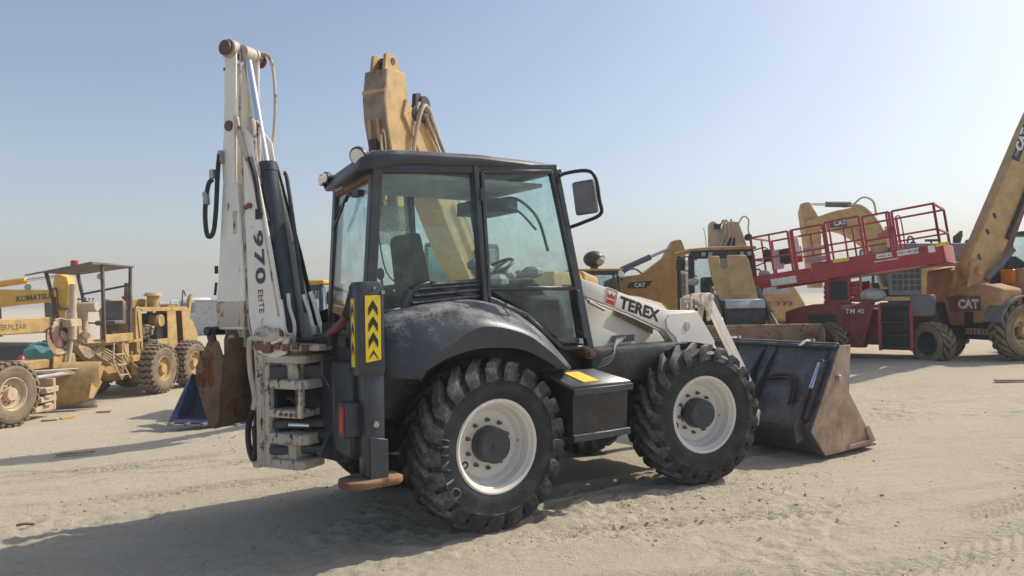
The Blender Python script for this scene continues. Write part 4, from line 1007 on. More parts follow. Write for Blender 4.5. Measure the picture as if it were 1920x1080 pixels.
# canopy
sl = lambda x, y, z: (x, y, z + .105 * y)
m = MB()
for x, y, xb, zb in ((.88, .75, .95, 1.65), (2.02, .75, 1.96, 1.6), (2.02, -.75, 1.62, 2.15), (.87, -.75, .6, 2.4)):
    p_ = MB(); p_.beam(sl(x, y, 3.38), (xb, y, zb), .07, .07); p_.build('canopy_post', M['post_brown'], gr, .006)
m = MB(); m.loft([[sl(.80, -.82, 3.36), sl(.80, .82, 3.36), sl(.80, .82, 3.40), sl(.80, -.82, 3.40)], [sl(2.06, -.82, 3.38), sl(2.06, .82, 3.38), sl(2.06, .82, 3.43), sl(2.06, -.82, 3.43)]])
m.loft([[sl(2.061, -.82, 3.385), sl(2.061, .82, 3.385), sl(2.061, .82, 3.43), sl(2.061, -.82, 3.43)], [sl(2.55, -.9, 3.30), sl(2.50, .82, 3.36), sl(2.50, .82, 3.44), sl(2.55, -.9, 3.335)]])
m.build('canopy_roof', M['canopy_brown'], gr, .006)
m = MB(); m.beam(sl(.72, -.75, 2.84), sl(.9, .75, 2.9), .05, .05); m.beam((1.95, .75, 2.0), (2.4, .3, 2.05), .04, .04); m.split('canopy_rail', M['post_brown'], gr)
m = MB(); m.cyl((1.6, -.3, 3.42), (1.6, -.3, 3.62), .09, n=20); m.build('beacon', M['red_plastic'], gr, .01, label='faded red beacon on the canopy')
for x, y, z in ((1.85, .6, 3.18), (2.6, -.75, 2.93)):
    m = MB(); m.cyl((x, y, z), (x + .06, y, z), .075, n=18); m.cyl((x, y, z - .13), (x, y, z), .015, n=8); m.build('work_light', M['light_grey'], gr, .006)
m = MB(); m.bb(.45, .62, -.25, .35, 2.0, 2.58); m.bb(.45, .95, -.25, .35, 1.92, 2.05); gs = m.build('seat', M['grey_plastic'], gr, .05, 2)
m = MB(); m.bb(.55, .8, -.05, .15, 1.3, 1.92); m.build('seat_base', M['post_brown'], gs)
m = MB(); m.prism([(1.6, 1.4), (1.9, 1.4), (2.05, 2.35), (1.9, 2.42)], -.2, .25); co = m.build('steering_console', M['pale_tan'], gr, .03)
c = Vector((1.85, .02, 2.55)); a = Vector((.9, 0, .4)); b = Vector((0, 1, 0)); m = MB()
m.tube([c + (a * cos(t) + b * sin(t)) * .21 for t in [2 * pi * k / 20 for k in range(21)]], .016, sub=1)
for k in range(7): m.cyl((1.75, -.3 + .09 * k, 2.3), (1.7, -.33 + .1 * k, 2.62), .009, n=6); m.ball((1.7, -.33 + .1 * k, 2.63), .022, 6, 5)
m.build('steering_wheel', M['print_black'], co)
m = MB(); m.bb(.87, 1.98, .70, .80, 1.51, 1.72); m.bb(.3, 2.0, -.7, .7, 1.45, 1.52); m.build('cab_platform', M['grader_tan'], gr, .01)
m = MB(); m.prism([(.95, 1.5), (1.3, 1.5), (1.1, .9), (.9, .9)], .60, .72); m.tube([(.7, .75, 1.52), (.68, .75, 2.3), (.5, .75, 2.36), (.38, .75, 2.3)], .03); m.tube([(1.2, .75, 1.7), (1.15, .76, 1.2), (.6, .8, .75), (.1, .85, .9)], .02)
m.bb(.2, .9, .55, .8, .95, 1.1); m.build('side_frame', M['grader_tan'], gr, .01)
m = MB()
for x0, z0, x1, z1 in ((1.7, 1.5, 1.45, .55), (1.35, 1.5, 1.1, .55)): m.tube([(x0, .82, z0), (x0 + .04, .84, (z0 + z1) / 2), (x1, .86, z1)], .02)
for k in range(3): m.beam((1.68 - .08 * k, .84, 1.2 - .27 * k), (1.32 - .08 * k, .84, 1.2 - .27 * k), .05, .03)
m.build('ladder', M['pale_tan'], gr)
for y in (.5,):
    m = MB(); m.cyl((2.76, y, 2.3), (2.72, y, 2.98), .085); m.cyl((2.78, y, 1.65), (2.76, y, 2.3), .1); m.build('blade_lift_cylinder', M['pale_tan'], gr, .008)
    m = MB(); m.cyl((2.95, y, 1.0), (2.8, y, 1.65), .045); m.ball((2.95, y, 1.0), .1); m.build('cylinder_rod', M['pale_tan'], gr)
m = MB(); m.bb(2.55, 2.95, -.6, .6, 1.95, 2.15); m.cyl((2.35, .2, 2.42), (2.35, .85, 2.42), .12, n=20); m.cyl((2.4, .55, 1.85), (2.4, .55, 2.35), .07); m.cyl((2.2, .4, 1.75), (2.6, .75, 1.75), .09); m.prism([(2.2, 1.5), (2.6, 1.75), (2.3, 2.1), (2.1, 1.9)], .2, .4); m.build('blade_lift_bracket', M['pale_tan'], gr, .02)
m = MB()
for k in range(5):
    c = Vector((2.9 + .05 * k, .35, 1.75)); r = .32 + .02 * k
    m.tube([c + Vector((cos(t) * r, .02 * k, sin(t) * r * 1.05)) for t in [2 * pi * i / 16 + k * .3 for i in range(15)]], .016, n=6, sub=2)
for k in range(7): m.tube([(2.6, .1 + .06 * k, 2.1 - .1 * k), (2.9, .3, 2.2 - .05 * k), (3.1, .35, 1.9), (2.7, .4, 1.55 + .03 * k), (2.2, .5, 1.4 - .04 * k), (1.7, .62, 1.0 + .12 * k)], .016, n=6)
for k in range(5): m.tube([(2.0, .5, 1.5 - .05 * k), (1.6, .7, 1.25 - .08 * k), (1.2, .72, 1.0 - .1 * k), (1.0, .5, .6)], .018, n=6)
m.build('hydraulic_hose', M['pale_tan'], gr)
m = MB(); m.cyl((3.0, .2, 1.75), (3.0, .38, 1.75), .28, n=24); m.build('hose_reel', M['brown_dark'], gr, .01)
m = MB(); m.bb(2.9, 5.2, .05, .32, 1.03, 1.24); m.bb(2.9, 5.2, -.32, -.05, 1.03, 1.24); m.build('drawbar', M['grader_tan'], gr, .02)
m = MB(); m.prism([(2.5, 1.0), (3.3, 1.0), (3.25, 1.42), (3.05, 1.46), (2.55, 1.3)], .36, .40); m.build('drawbar_plate', M['grader_tan'], gr, .01)
m = MB(); m.lathe([(.75, .86), (.75, .96), (.6, .96), (.6, .86)], o=(3.1, 0, 0), axis='z', n=40); m.build('turning_circle', M['grader_tan'], gr)
arcp = [(.30 * cos(t), .62 + .55 * sin(t)) for t in [radians(-75 + 150 * k / 12) for k in range(13)]]
arci = [(x - .03, z) for x, z in arcp[::-1]]
m = MB(); ends = ((2.62, 1.05), (3.9, -1.6)); m.loft([[(e[0] + x * .95, e[1] + x * .3, (z - 1.1) * k + 1.08) for x, z in arcp + arci] for e, k in (((2.55, 1.12), .45), ((2.66, .98), .80), ((2.85, .60), 1.0), ((3.9, -1.6), 1.0))]); bl = m.build('blade', M['grader_tan'], gr, .004)
m = MB(); m.loft([[(e[0] + x * .95 - .01, e[1], z) for x, z in ((.05, .02), (.12, .02), (.2, .16), (.13, .16))] for e in ends]); m.build('cutting_edge', M['steel'], bl)
m = MB(); m.cyl((4.4, .55, .88), (2.75, .75, .90), .045); m.cyl((4.0, .5, 1.02), (3.0, .8, .98), .02); m.build('side_shift_cylinder', M['light_grey'], bl)
m = MB(); m.prism([(2.45, .98), (2.62, 1.02), (2.95, .6), (3.05, .3), (2.9, .25), (2.7, .55)], 1.05, 1.1); m.build('blade_end_plate', M['grader_tan'], bl, .006)
m = MB()
for k in range(3):
    m.box((4.15 - .1 * k, .62, .22 + .19 * k), (.55, .5, .13), Matrix.Rotation(.12 * k, 3, 'Z')); m.box((4.1, .9, .30 + .17 * k), (.2, .06, .06))
m.bb(3.78, 3.86, .45, .85, .15, .85); m.build('scarifier', M['pale_tan'], gr, .015)
lettering('CATERPILLAR', (4.88, .1525, 1.96), (-1, 0, 0), (0, 0, 1), .17, M['print_faded'], gr, bold=.02, sx=1.05)

# ------------------------------------------------------------------ excavators
def excavator(name, label, loc, rz, mt, boom, stick, by=0, cabside=1, cyls=(), body=True, bw=.3, sw=.24, cabx=.6, tracks=True, group=None, ct=2.95, hh=2.35):
    e = thing(name, label, 'excavator', loc, rz, group)
    if tracks:
        for s in (-1, 1):
            pr = [(-1.7 + .42 * cos(t), .45 + .42 * sin(t)) for t in [pi / 2 + pi * k / 8 for k in range(9)]] + [(1.7 + .42 * cos(t), .45 + .42 * sin(t)) for t in [-pi / 2 + pi * k / 8 for k in range(9)]]
            m = MB(); m.prism(pr, s * .85, s * 1.4); tk = m.build('track', M['black_steel'], e, .02)
            m = MB()
            for k in range(18): m.bb(-1.7 + .2 * k, -1.6 + .2 * k, s * .83, s * 1.42, .86, .91); m.bb(-1.7 + .2 * k, -1.6 + .2 * k, s * .83, s * 1.42, .0, .04)
            m.build('track_pads', M['rust_steel'], tk)
        m = MB(); m.bb(-1, 1, -.9, .9, .45, .95); m.cyl((0, 0, .9), (0, 0, 1.1), .6, n=24); m.build('undercarriage', M['black_steel'], e, .03)
    if body:
        m = MB(); m.bb(-1.9, 1.2, -1.3, 1.3, 1.1, 1.25); m.prism([(-1.5, 1.25), (-1.5, hh - .1), (-1.3, hh), (.2, hh), (.2, 1.25)], -1.3, 1.3); h = m.build('house', M[mt], e, .05, 2)
        m = MB(); m.prism([(-2.5, 1.25), (-2.62, 1.5), (-2.5, hh - .1), (-1.52, hh + .05), (-1.52, 1.12), (-2.3, 1.12)], -1.32, 1.32); m.build('counterweight', M[mt], h, .08, 3)
        m = MB()
        for k in range(6): m.bb(-1.1, -.2, cabside * -1.31, cabside * -1.30, 1.45 + .11 * k, 1.51 + .11 * k)
        m.build('side_vents', M['print_black'], h)
        y0, y1 = (.25, 1.28) if cabside > 0 else (-1.28, -.25)
        m = MB(); cx = cabx
        for x in (cx - .75, cx + .75):
            for y in (y0 + .04, y1 - .04): m.beam((x, y, 1.25), (x - .05, y, ct), .08, .08)
        m.prism([(cx - .8, ct - .03), (cx - .76, ct + .07), (cx + .7, ct + .07), (cx + .76, ct - .03)], y0, y1); m.bb(cx - .78, cx + .78, y0, y1, 1.25, 1.75)
        cb = m.build('cab', M['black_steel'], e, .02)
        m = MB(); m.bb(cx - .74, cx + .72, y0 + .02, y0 + .03, 1.76, ct - .05); m.bb(cx - .74, cx + .72, y1 - .03, y1 - .02, 1.76, ct - .05); m.bb(cx + .74, cx + .75, y0 + .05, y1 - .05, 1.76, ct - .05); m.bb(cx - .76, cx - .75, y0 + .05, y1 - .05, 1.76, ct - .05)
        m.build('cab_glass', M['far_glass'], cb)
        m = MB(); m.bb(cx - .3, cx - .1, y0 + .25, y1 - .25, 1.8, min(2.55, ct - .35)); m.build('seat', M['dark_interior'], cb, .05)
    m = MB(); m.prism(boom, by - bw, by + bw); bo = m.build('boom', M[mt], e, .02)
    if stick:
        m = MB(); m.prism(stick, by - sw, by + sw); m.build('stick', M[mt], e, .02)
    for p, q, r, k in cyls:
        m = MB(); p, q = Vector(p), Vector(q); mid_ = p.lerp(q, .58)
        m.cyl(p, mid_, r); cy = m.build('hydraulic_cylinder', M['grey_plastic'] if k == 0 else M[mt], e, .004)
        m = MB(); m.cyl(mid_, q, r * .5); m.build('rod', M['chrome'], cy)
    return e, bo

# excavator right behind the cab: stick hanging, boom leaning back
e1, b1 = excavator('excavator', 'tan excavator whose raised boom shows above the backhoe cab roof', (-.15, 16.5, -.02), radians(-116.8), 'cat_tan',
    [(.9, 1.7), (2.1, 3.3), (3.2, 4.7), (4.15, 5.30), (4.25, 5.0), (3.6, 4.2), (2.75, 3.0), (1.6, 1.6)], None, cyls=(((.9, -.38, 1.5), (2.6, -.38, 3.7), .09, 0), ((.9, .38, 1.5), (2.6, .38, 3.7), .09, 0)), bw=.28, cabside=-1)
m = MB(); sp_ = [(4.10, 5.75), (4.62, 5.70), (4.70, 5.2), (4.66, 4.8), (4.45, 4.0), (4.36, 3.0), (4.1, 3.0), (3.92, 4.3), (3.96, 4.8), (4.02, 5.3)]
m.prism(sp_, -.235, .235); sk = m.build('stick', M['cat_tan'], e1, .015)
for s in (-1, 1):
    m = MB(); m.prism([(4.14, 5.70), (4.60, 5.70), (4.55, 5.98), (4.48, 6.02), (4.26, 6.02), (4.2, 5.95)], s * .13 - .03, s * .13 + .03); m.build('stick_ear', M['cat_tan'], sk, .01)
m = MB(); m.cyl((4.36, -.17, 5.90), (4.36, .17, 5.90), .06); m.bb(4.15, 4.40, -.09, .09, 5.72, 5.97); m.build('ear_pin', M['black_steel'], sk)
for s in (-1, 1):
    m = MB(); m.prism([(4.70, 4.86), (4.74, 4.84), (4.60, 3.4), (4.50, 3.4), (4.66, 4.5)], s * .085 - .02, s * .085 + .02); m.build('stick_rail', M['cat_tan'], sk, .004)
m = MB(); m.cyl((4.74, 0, 4.5), (4.58, 0, 3.2), .075); m.bb(4.64, 4.72, -.11, .11, 4.3, 4.46); m.build('bucket_cylinder', M['print_black'], sk)
m = MB(); m.tube([(4.69, .16, 4.62), (4.72, .2, 4.64), (4.70, .22, 4.5), (4.64, .2, 4.1)], .014); m.beam((4.71, .14, 4.58), (4.60, .14, 3.5), .03, .05); m.build('stick_pipe', M['pale_tan'], sk)
m = MB(); m.prism([(4.61, 5.69), (4.632, 5.69), (4.713, 5.2), (4.673, 4.8), (4.463, 4.0), (4.373, 3.0), (4.35, 3.0), (4.44, 4.0), (4.65, 4.8), (4.69, 5.2)], -.225, .225); m.build('underside_skin', M['brown_tan'], sk)  # thin layer that makes the stick's front face browner and darker
m = MB(); m.beam((4.700, -.236, 5.32), (4.700, .236, 5.32), .02, .06); m.build('weld_band', M['cat_tan'], sk)
m = MB()
for k in range(9):
    y = -.1 + .1 * (k % 5); h_ = .06 * (k % 3)
    m.tube([(4.0, y, 4.35), (3.92, y + .05, 4.8 + h_), (3.78, y + .08, 5.15 + h_), (3.62, y + .08, 5.16 + h_), (3.42, y + .08, 4.9 + h_), (3.15, y + .06, 4.6), (2.7, y + .06, 4.1)], .035, n=8)
hs = m.build('boom_hoses', M['pale_tan'], e1)
m = MB(); m.cyl((3.6, .12, 5.3), (3.6, .32, 5.3), .16); m.cyl((3.85, -.2, 5.08), (3.85, .3, 5.08), .14); m.prism([(3.5, 5.0), (3.9, 5.0), (3.86, 5.45), (3.7, 5.5)], .2, .28); m.build('boom_pin', M['print_black'], e1, .01)
m = MB()
for s in (-1, 1): m.cyl((3.6, s * .1 + .3, 5.1), (2.9, s * .1 + .3, 4.2), .03)
m.build('boom_pipe', M['steel'], e1)

# excavator beyond the loader arm
e3, b3 = excavator('excavator', 'tan excavator with lowered boom and dark blue-tinted cab behind the white loader arm', (2.35, 22.6, .0), 0, 'cat_yellow',
    [(.45, 1.88), (.5, 2.22), (.8, 2.32), (1.6, 2.40), (2.3, 2.88), (2.62, 3.42), (2.86, 3.46), (2.98, 3.1), (2.96, 1.2), (2.8, .9), (2.3, 1.5), (1.6, 1.72), (1.0, 1.80)],
    None, cabx=.05, ct=2.42, hh=1.7, cabside=-1, cyls=(((1.0, -.1, 2.55), (2.6, -.1, 3.22), .09, 0),), bw=.25)
m = MB(); m.prism([(1.15, 1.98), (1.25, 2.16), (1.95, 2.2), (1.85, 2.08), (1.72, 1.98)], -.26, -.253); lp = m.build('boom_label', M['print_black'], e3)
lettering('CAT', (1.38, -.262, 2.02), (1, 0, 0), (0, 0, 1), .17, M['print_white'], lp, bold=.04)
m = MB(); m.ball((.10, -.9, 2.86), .31, 18, 10, (1.05, .9, .8)); m.cyl((.1, -.9, 2.5), (.1, -.9, 2.8), .12)
dm = m.build('pre_cleaner', M['black_steel'], e3)
m = MB(); m.ball((.24, -1.08, 2.80), .17, 12, 6, (.95, .6, .7)); m.build('pre_cleaner_panel', M['pale_tan'], dm)
m = MB(); m.prism([(-.75, 2.495), (-.7, 2.56), (.82, 2.56), (.88, 2.495)], -1.33, -.2); m.build('roof_panel', M['cat_yellow'], e3, .01)
m = MB(); m.tube([(.85, -1.2, 2.2), (.95, -1.2, 2.45), (1.25, -1.1, 2.55), (1.5, -1.0, 2.4)], .03); m.build('hose', M['print_black'], e3)
m = MB(); m.cyl((.80, -1.35, 2.38), (.84, -1.42, 2.38), .09); m.build('work_light', M['lamp_glass'], e3)

# big excavator behind the red lift
e2, b2 = excavator('excavator', 'tan excavator with arched boom standing behind the red scissor lift', (14, 26, .3), pi, 'cat_tan',
    [(3.72, 3.95), (3.2, 4.1), (2.57, 4.30), (1.96, 4.40), (1.4, 4.02), (.98, 3.38), (.55, 2.3), (.3, 1.6), (.9, 1.5), (1.19, 2.5), (1.5, 2.98), (1.84, 3.24), (2.31, 3.51), (2.87, 3.66), (3.72, 3.62)],
    [(3.70, 4.60), (3.51, 4.62), (3.15, 3.97), (3.14, 3.49), (3.13, 1.6), (3.52, 1.6), (3.70, 3.5), (3.80, 4.26)], by=.2, cyls=(((2.0, .2, 4.52), (3.5, .2, 4.56), .10, 0), ((1.0, .52, 1.6), (1.9, .52, 3.75), .09, 0)), bw=.26, sw=.2, cabside=-1, cabx=.3)
m = MB(); m.prism([(2.32, 4.05), (2.96, 3.90), (2.9, 3.68), (2.25, 3.72)], .462, .468); lp = m.build('boom_label', M['print_grey'], e2)
lettering('CAT', (2.72, .47, 3.76), (-1, 0, .12), (.1, 0, 1), .22, M['print_white'], lp, bold=.04)
m = MB()
for k in range(5): m.tube([(2.2 - .02 * k, .0 + .1 * k, 4.47), (1.7, .0 + .1 * k, 4.43), (1.2, .0 + .1 * k, 3.95), (.75, .0 + .1 * k, 3.1), (.35, .1 * k, 2.2)], .035, n=6)
m.tube([(1.95, .3, 4.5), (1.6, .3, 4.75), (1.25, .3, 4.6), (1.15, .3, 4.1)], .035, n=6); m.build('boom_hoses', M['pale_tan'], e2)
m = MB(); m.bb(-2.15, -.45, 1.34, 1.36, 1.45, 2.3); m.build('side_door', M['cat_yellow'], e2, .01)
m = MB(); m.bb(-1.15, -.5, 1.362, 1.368, 1.5, 2.28); lp = m.build('name_panel', M['print_black'], e2)
lettering('CAT', (-.58, 1.372, 1.60), (-1, 0, 0), (0, 0, 1), .78, M['print_white'], lp, bold=.05)
m = MB(); m.prism([(-2.3, 2.42), (-2.3, 2.95), (-1.9, 3.02), (.85, 3.05), (.9, 2.42)], .35, 1.2); m.build('engine_hood', M['grey_plastic'], e2, .06, 2)
m = MB(); m.prism([(-1.35, 3.0), (-1.35, 3.28), (-1.62, 3.5), (-1.62, 3.3), (-1.52, 3.0)], .55, .72); m.cyl((-1.85, .6, 3.05), (-1.85, .75, 3.05), .13); m.build('exhaust', M['print_black'], e2, .02)
m = MB(); m.bb(-.75, -.3, .7, .8, 3.12, 3.2); m.cyl((-.5, .75, 3.0), (-.5, .75, 3.14), .03); m.tube([(.3, .7, 3.0), (.25, .7, 3.3), (.1, .7, 3.25), (.1, .7, 3.05)], .03); m.cyl((.12, .7, 3.05), (.12, .75, 3.05), .1); m.build('hood_fittings', M['print_black'], e2)
m = MB(); m.bb(.2, 1.3, 1.30, 1.345, 1.3, 2.3); gv = m.build('grille_door', M['grey_plastic'], e2, .01)
m = MB()
for i in range(5):
    for k in range(4): m.bb(.25 + .2 * i, .40 + .2 * i, 1.346, 1.352, 1.45 + .2 * k, 1.60 + .2 * k)
m.build('grille_slots', M['print_black'], gv)

# yellow excavator behind the grader
ko, kb = excavator('excavator', 'bright yellow excavator whose boom and stick rise behind the grader at the left edge', (-20.8, 26.6, -.6), 0, 'komatsu_yellow',
    [(.4, 1.5), (.8, 2.5), (2.0, 3.02), (4.45, 2.95), (4.75, 2.78), (4.6, 2.55), (3.2, 2.45), (1.8, 2.3), (1.2, 1.5)],
    [(4.50, 3.50), (4.66, 3.52), (4.95, 3.40), (5.05, 2.9), (5.06, 2.4), (4.95, 1.9), (4.8, 1.2), (4.45, 1.2), (4.5, 2.0), (4.40, 2.9)], by=-.3, cyls=(((1.6, -.3, 3.12), (4.62, -.3, 3.45), .12, 1), ((5.02, -.5, 3.1), (4.85, -.5, 1.6), .07, 1)), bw=.25, sw=.22)
lettering('KOMATSU', (3.15, -.553, 2.56), (1, 0, .07), (-.05, 0, 1), .26, M['print_faded'], kb, bold=.045)
m = MB(); m.tube([(4.45, -.56, 2.95), (4.62, -.6, 2.98), (4.7, -.62, 2.4), (4.95, -.6, 2.25), (5.1, -.58, 2.4)], .025); m.tube([(4.55, -.56, 2.7), (4.6, -.6, 2.45), (4.75, -.6, 2.2)], .025); m.build('hose', M['print_black'], ko)
m = MB(); m.prism([(4.1, 2.5), (4.42, 2.5), (4.42, 1.4), (4.15, 1.4)], -.5, -.1); m.build('stick_guard', M['grey_plastic'], ko, .02)
# ------------------------------------------------------------------ blue wheel loader (x forward, towards the photographer)
bl_ = thing('wheel_loader', 'blue wheel loader with yellow cab roof, partly hidden behind the folded backhoe boom', 'wheel loader', (-4.6, 17, -.33), radians(-100))
for y in (-1.15, .4):
    for x in (.9, -1.6): bwheel(bl_, (x, y, .63), 0, 'b', ('tyre_dusty', 'tyre_dusty'), 'loader_blue', y > 0, 0)
m = MB(); m.bb(-2.6, -1.0, -.95, .25, .8, 1.75); m.bb(-1.0, 1.5, -.85, .1, .6, 1.25); m.build('body', M['loader_blue'], bl_, .05, 2)
m = MB(); m.bb(.02, .40, .12, .42, 1.05, 1.38); m.build('footwell_panel', M['cat_yellow'], bl_, .02)
m = MB()
for x in (0, -1.15):
    for y in (-.92, .17): m.beam((x, y, 1.2), (x - .02, y, 2.5), .09, .09)
m.bb(-1.2, .04, -.95, .2, 1.2, 1.52); m.beam((0, -.9, 2.42), (0, .17, 2.42), .06, .12); cb = m.build('cab', M['loader_blue'], bl_, .015)
m = MB(); m.bb(-1.3, .10, -1.0, .28, 2.50, 2.60); m.build('cab_roof', M['komatsu_yellow'], cb, .02)
m = MB(); m.bb(-.005, .012, -.88, .12, 1.54, 2.4); m.bb(-1.1, -.06, .165, .175, 1.6, 2.45); m.bb(-1.1, -.06, -.93, -.92, 1.6, 2.45); m.build('cab_glass', M['far_glass'], cb)
m = MB(); m.bb(.013, .018, -.88, .12, 2.16, 2.42); sb = m.build('screen_band', M['grey_plastic'], cb)
lettering('KOMATSU', (.022, -.86, 2.22), (0, 1, 0), (0, 0, 1), .2, M['pale_tan'], sb, bold=.03)
m = MB(); m.bb(-.5, -.35, -.6, -.15, 1.55, 2.1); m.build('seat', M['pale_tan'], cb, .05)
m = MB(); m.tube([(.05, .25, 2.42), (.08, .32, 2.4), (.08, .33, 1.95)], .02); m.tube([(.03, .22, 1.7), (.03, .3, 1.72), (.03, .3, 1.4)], .02); m.split('handrail', M['light_grey'], cb)
m = MB(); m.box((.02, .42, 2.18), (.06, .22, .3)); m.build('mirror', M['print_black'], cb, .03)
m = MB(); m.cyl((.45, .15, 1.35), (.5, .15, 1.35), .11); m.build('headlamp', M['light_grey'], bl_)
for y in (-.75, .0):
    m = MB(); m.prism([(1.2, 1.6), (1.5, 1.75), (2.9, .6), (3.1, .2), (2.9, .1), (2.5, .5)], y - .07, y + .07); m.build('lift_arm', M['loader_blue'], bl_, .02)
m = MB(); pr = [(3.0, .75), (2.88, .4), (2.92, .1), (3.1, -.06), (3.75, -.1), (3.75, -.07), (3.12, -.02), (2.96, .13), (2.93, .4), (3.04, .74)]
m.prism(pr, -1.12, .45); bk = m.build('bucket', M['loader_blue'], bl_, .01)
for y in (-1.145, .455):
    m = MB(); m.prism([(3.0, .76), (3.06, .74), (3.75, -.07), (3.70, -.11), (3.1, -.07), (2.90, .1), (2.87, .4)], y, y + .02); m.build('side_plate', M['loader_blue'], bk, .004)
for k in range(5):
    m = MB(); m.bb(3.75, 3.88, -1.08 + .33 * k, -1.0 + .33 * k, -.11, -.06); m.build('tooth', M['grey_plastic'], bk, .01)

# ------------------------------------------------------------------ tan loader facing the photographer, wide bucket (x forward)
l2 = thing('backhoe_loader', 'tan backhoe loader facing the camera behind a wide rusty bucket, bonnet raised', 'backhoe loader', (5.4, 19, .06), -pi / 2)
for x, k in ((-.9, 'b'), (1.75, 'l')):
    for y in (-.8, .72): bwheel(l2, (x, y, .63 if k == 'b' else .47), 0, k, ('tyre_dusty', 'tyre_dusty'), 'cat_tan', y > 0, 0)
m = MB(); m.bb(-1.9, 2.0, -.45, .4, .55, 1.1); m.build('chassis', M['black_steel'], l2, .03)
m = MB()
for x, yo in ((.45, 0), (-.95, .02)):
    for y in (-.82, .66): m.beam((x + .15, y + (-.06 if y < 0 else .10), 1.1), (x - .1, y, 2.75), .1, .09)
m.bb(-1.0, .55, -.85, .72, 1.0, 1.35); m.beam((.44, -.86, 2.70), (.44, .72, 2.72), .1, .20); m.beam((.48, -.86, 1.3), (.42, -.84, 2.7), .14, .14); m.beam((.48, .80, 1.3), (.42, .70, 2.7), .12, .14); cb = m.build('cab', M['black_steel'], l2, .015)
m = MB(); m.prism([(-.95, 2.80), (-.93, 2.86), (-.3, 2.90), (.45, 2.91), (.78, 2.90), (.80, 2.82)], -1.1, .55, 'x'); m.build('cab_roof', M['cat_tan'], cb, .03, 2)
m = MB(); m.loft([[(.56, -.80, 1.36), (.56, .70, 1.36), (.40, .64, 2.62), (.40, -.78, 2.62)], [(.57, -.80, 1.36), (.57, .70, 1.36), (.41, .64, 2.62), (.41, -.78, 2.62)]]); m.bb(-.95, .4, -.84, -.83, 1.4, 2.6); m.bb(-.95, .4, .68, .69, 1.4, 2.6); m.build('cab_glass', M['far_glass'], cb)
m = MB(); m.bb(-.3, -.12, -.45, .05, 1.3, 2.15); m.bb(-.3, .3, -.45, .05, 1.3, 1.5); m.build('seat', M['dark_interior'], cb, .05)
for y in (-.55, -.38, .42, .60):
    m = MB(); m.bb(.5, .56, y - .05, y + .05, 2.66, 2.76); m.build('roof_lamp', M['light_grey'], cb, .01)
for y0, z0, s in ((-1.16, 2.46, -1), (1.05, 2.65, 1)):
    m = MB(); m.box((.62, y0, z0), (.1, .22, .30)); mr = m.build('mirror', M['print_black'], cb, .04, 2)
    m = MB(); m.tube([(.4, s * .7, z0 + .12), (.6, s * .95, z0 + .2), (.62, y0, z0 + .15)], .016); m.tube([(.4, s * .7, z0 - .3), (.6, s * .95, z0 - .18), (.62, y0, z0 - .12)], .016); m.build('mirror_arm', M['print_black'], mr)
for y, z in ((-.86, 2.02), (.92, 2.18)):
    m = MB(); m.ball((.68, y, z), .15, 12, 8, (.6, 1, .65)); m.build('headlamp', M['light_grey'], cb)
m = MB(); m.tube([(.6, .75, 2.3), (.7, .82, 2.25), (.72, .84, 1.75), (.6, .8, 1.6)], .02); m.tube([(.6, -.9, 2.35), (.66, -.95, 2.3), (.66, -.95, 1.9)], .018); m.tube([(-.2, -.28, 2.92), (-.2, -.30, 3.2), (-.2, -.34, 3.45)], .008); m.split('handrail', M['print_black'], cb)
# raised bonnet
bn = [(-.66, 2.62), (-.40, 2.62), (-.40, 2.36), (-.34, 2.29), (-.26, 2.29), (-.20, 2.36), (-.20, 2.64), (.24, 2.63), (.30, 2.5), (.43, 1.57), (-.47, 1.53), (-.60, 2.0), (-.64, 2.3)]
m = MB(); lean = lambda p: Vector((p.x + (2.6 - p.z) * .25, p.y, p.z)); m.warp = lean
m.prism(bn, 1.30, 1.42, 'x'); bo_ = m.build('bonnet', M['cat_tan'], l2, .02, 2)
m = MB(warp=lean); m.prism([(-.26, 2.1), (.12, 2.1), (.26, 1.66), (-.24, 1.66)], 1.425, 1.44, 'x'); m.build('bonnet_pressing', M['cat_tan'], bo_, .008)
m = MB(); m.prism([(1.0, 1.1), (1.0, 1.5), (1.5, 1.56), (1.95, 1.52), (2.02, 1.36), (2.05, .75), (1.0, .75)], -.48, .48); m.build('nose', M['black_steel'], l2, .05, 2)
m = MB(); m.prism([(1.45, 1.565), (1.98, 1.535), (2.04, 1.37), (2.07, 1.36), (2.0, 1.56), (1.45, 1.59)], -.46, .46); m.build('nose_cover', M['light_grey'], l2, .01)
for y in (-.62, .62):
    m = MB(); m.prism([(.4, 1.5), (.5, 1.7), (1.9, 1.35), (2.9, .45), (3.0, .2), (2.8, .15), (1.8, 1.05)], y - .06, y + .06); m.build('loader_arm', M['cat_tan'], l2, .015)
    m = MB(); m.cyl((1.2, y * .86, 1.85), (2.0, y * .95, 1.25), .06); cy = m.build('tilt_cylinder', M['grey_plastic'], l2)
    m = MB(); m.cyl((2.0, y * .95, 1.25), (2.5, y, .9), .035); m.build('rod', M['chrome'], cy)
m = MB(); pr = [(3.15, 1.0), (2.75, .6), (2.7, .25), (2.95, .06), (3.9, .05), (3.9, .08), (2.97, .10), (2.75, .28), (2.8, .58), (3.15, .94)]
m.prism(pr, -1.22, 1.27); bk = m.build('loader_bucket', M['bucket_tan'], l2, .006)
for y in (-1.245, 1.275):
    m = MB(); m.prism([(3.14, 1.02), (3.24, 1.0), (3.3, .6), (3.9, .09), (3.9, .05), (2.95, .05), (2.7, .25), (2.74, .6)], y, y + .022); m.build('side_plate', M['bucket_tan'], bk, .004)
m = MB(); m.bb(3.10, 3.20, -1.22, 1.27, .985, 1.03); m.build('top_lip', M['bucket_tan'], bk, .006); m = MB(); m.bb(2.86, 3.02, .98, 1.15, .65, .84); m.build('weld_patch', M['rust_orange'], bk, .01)
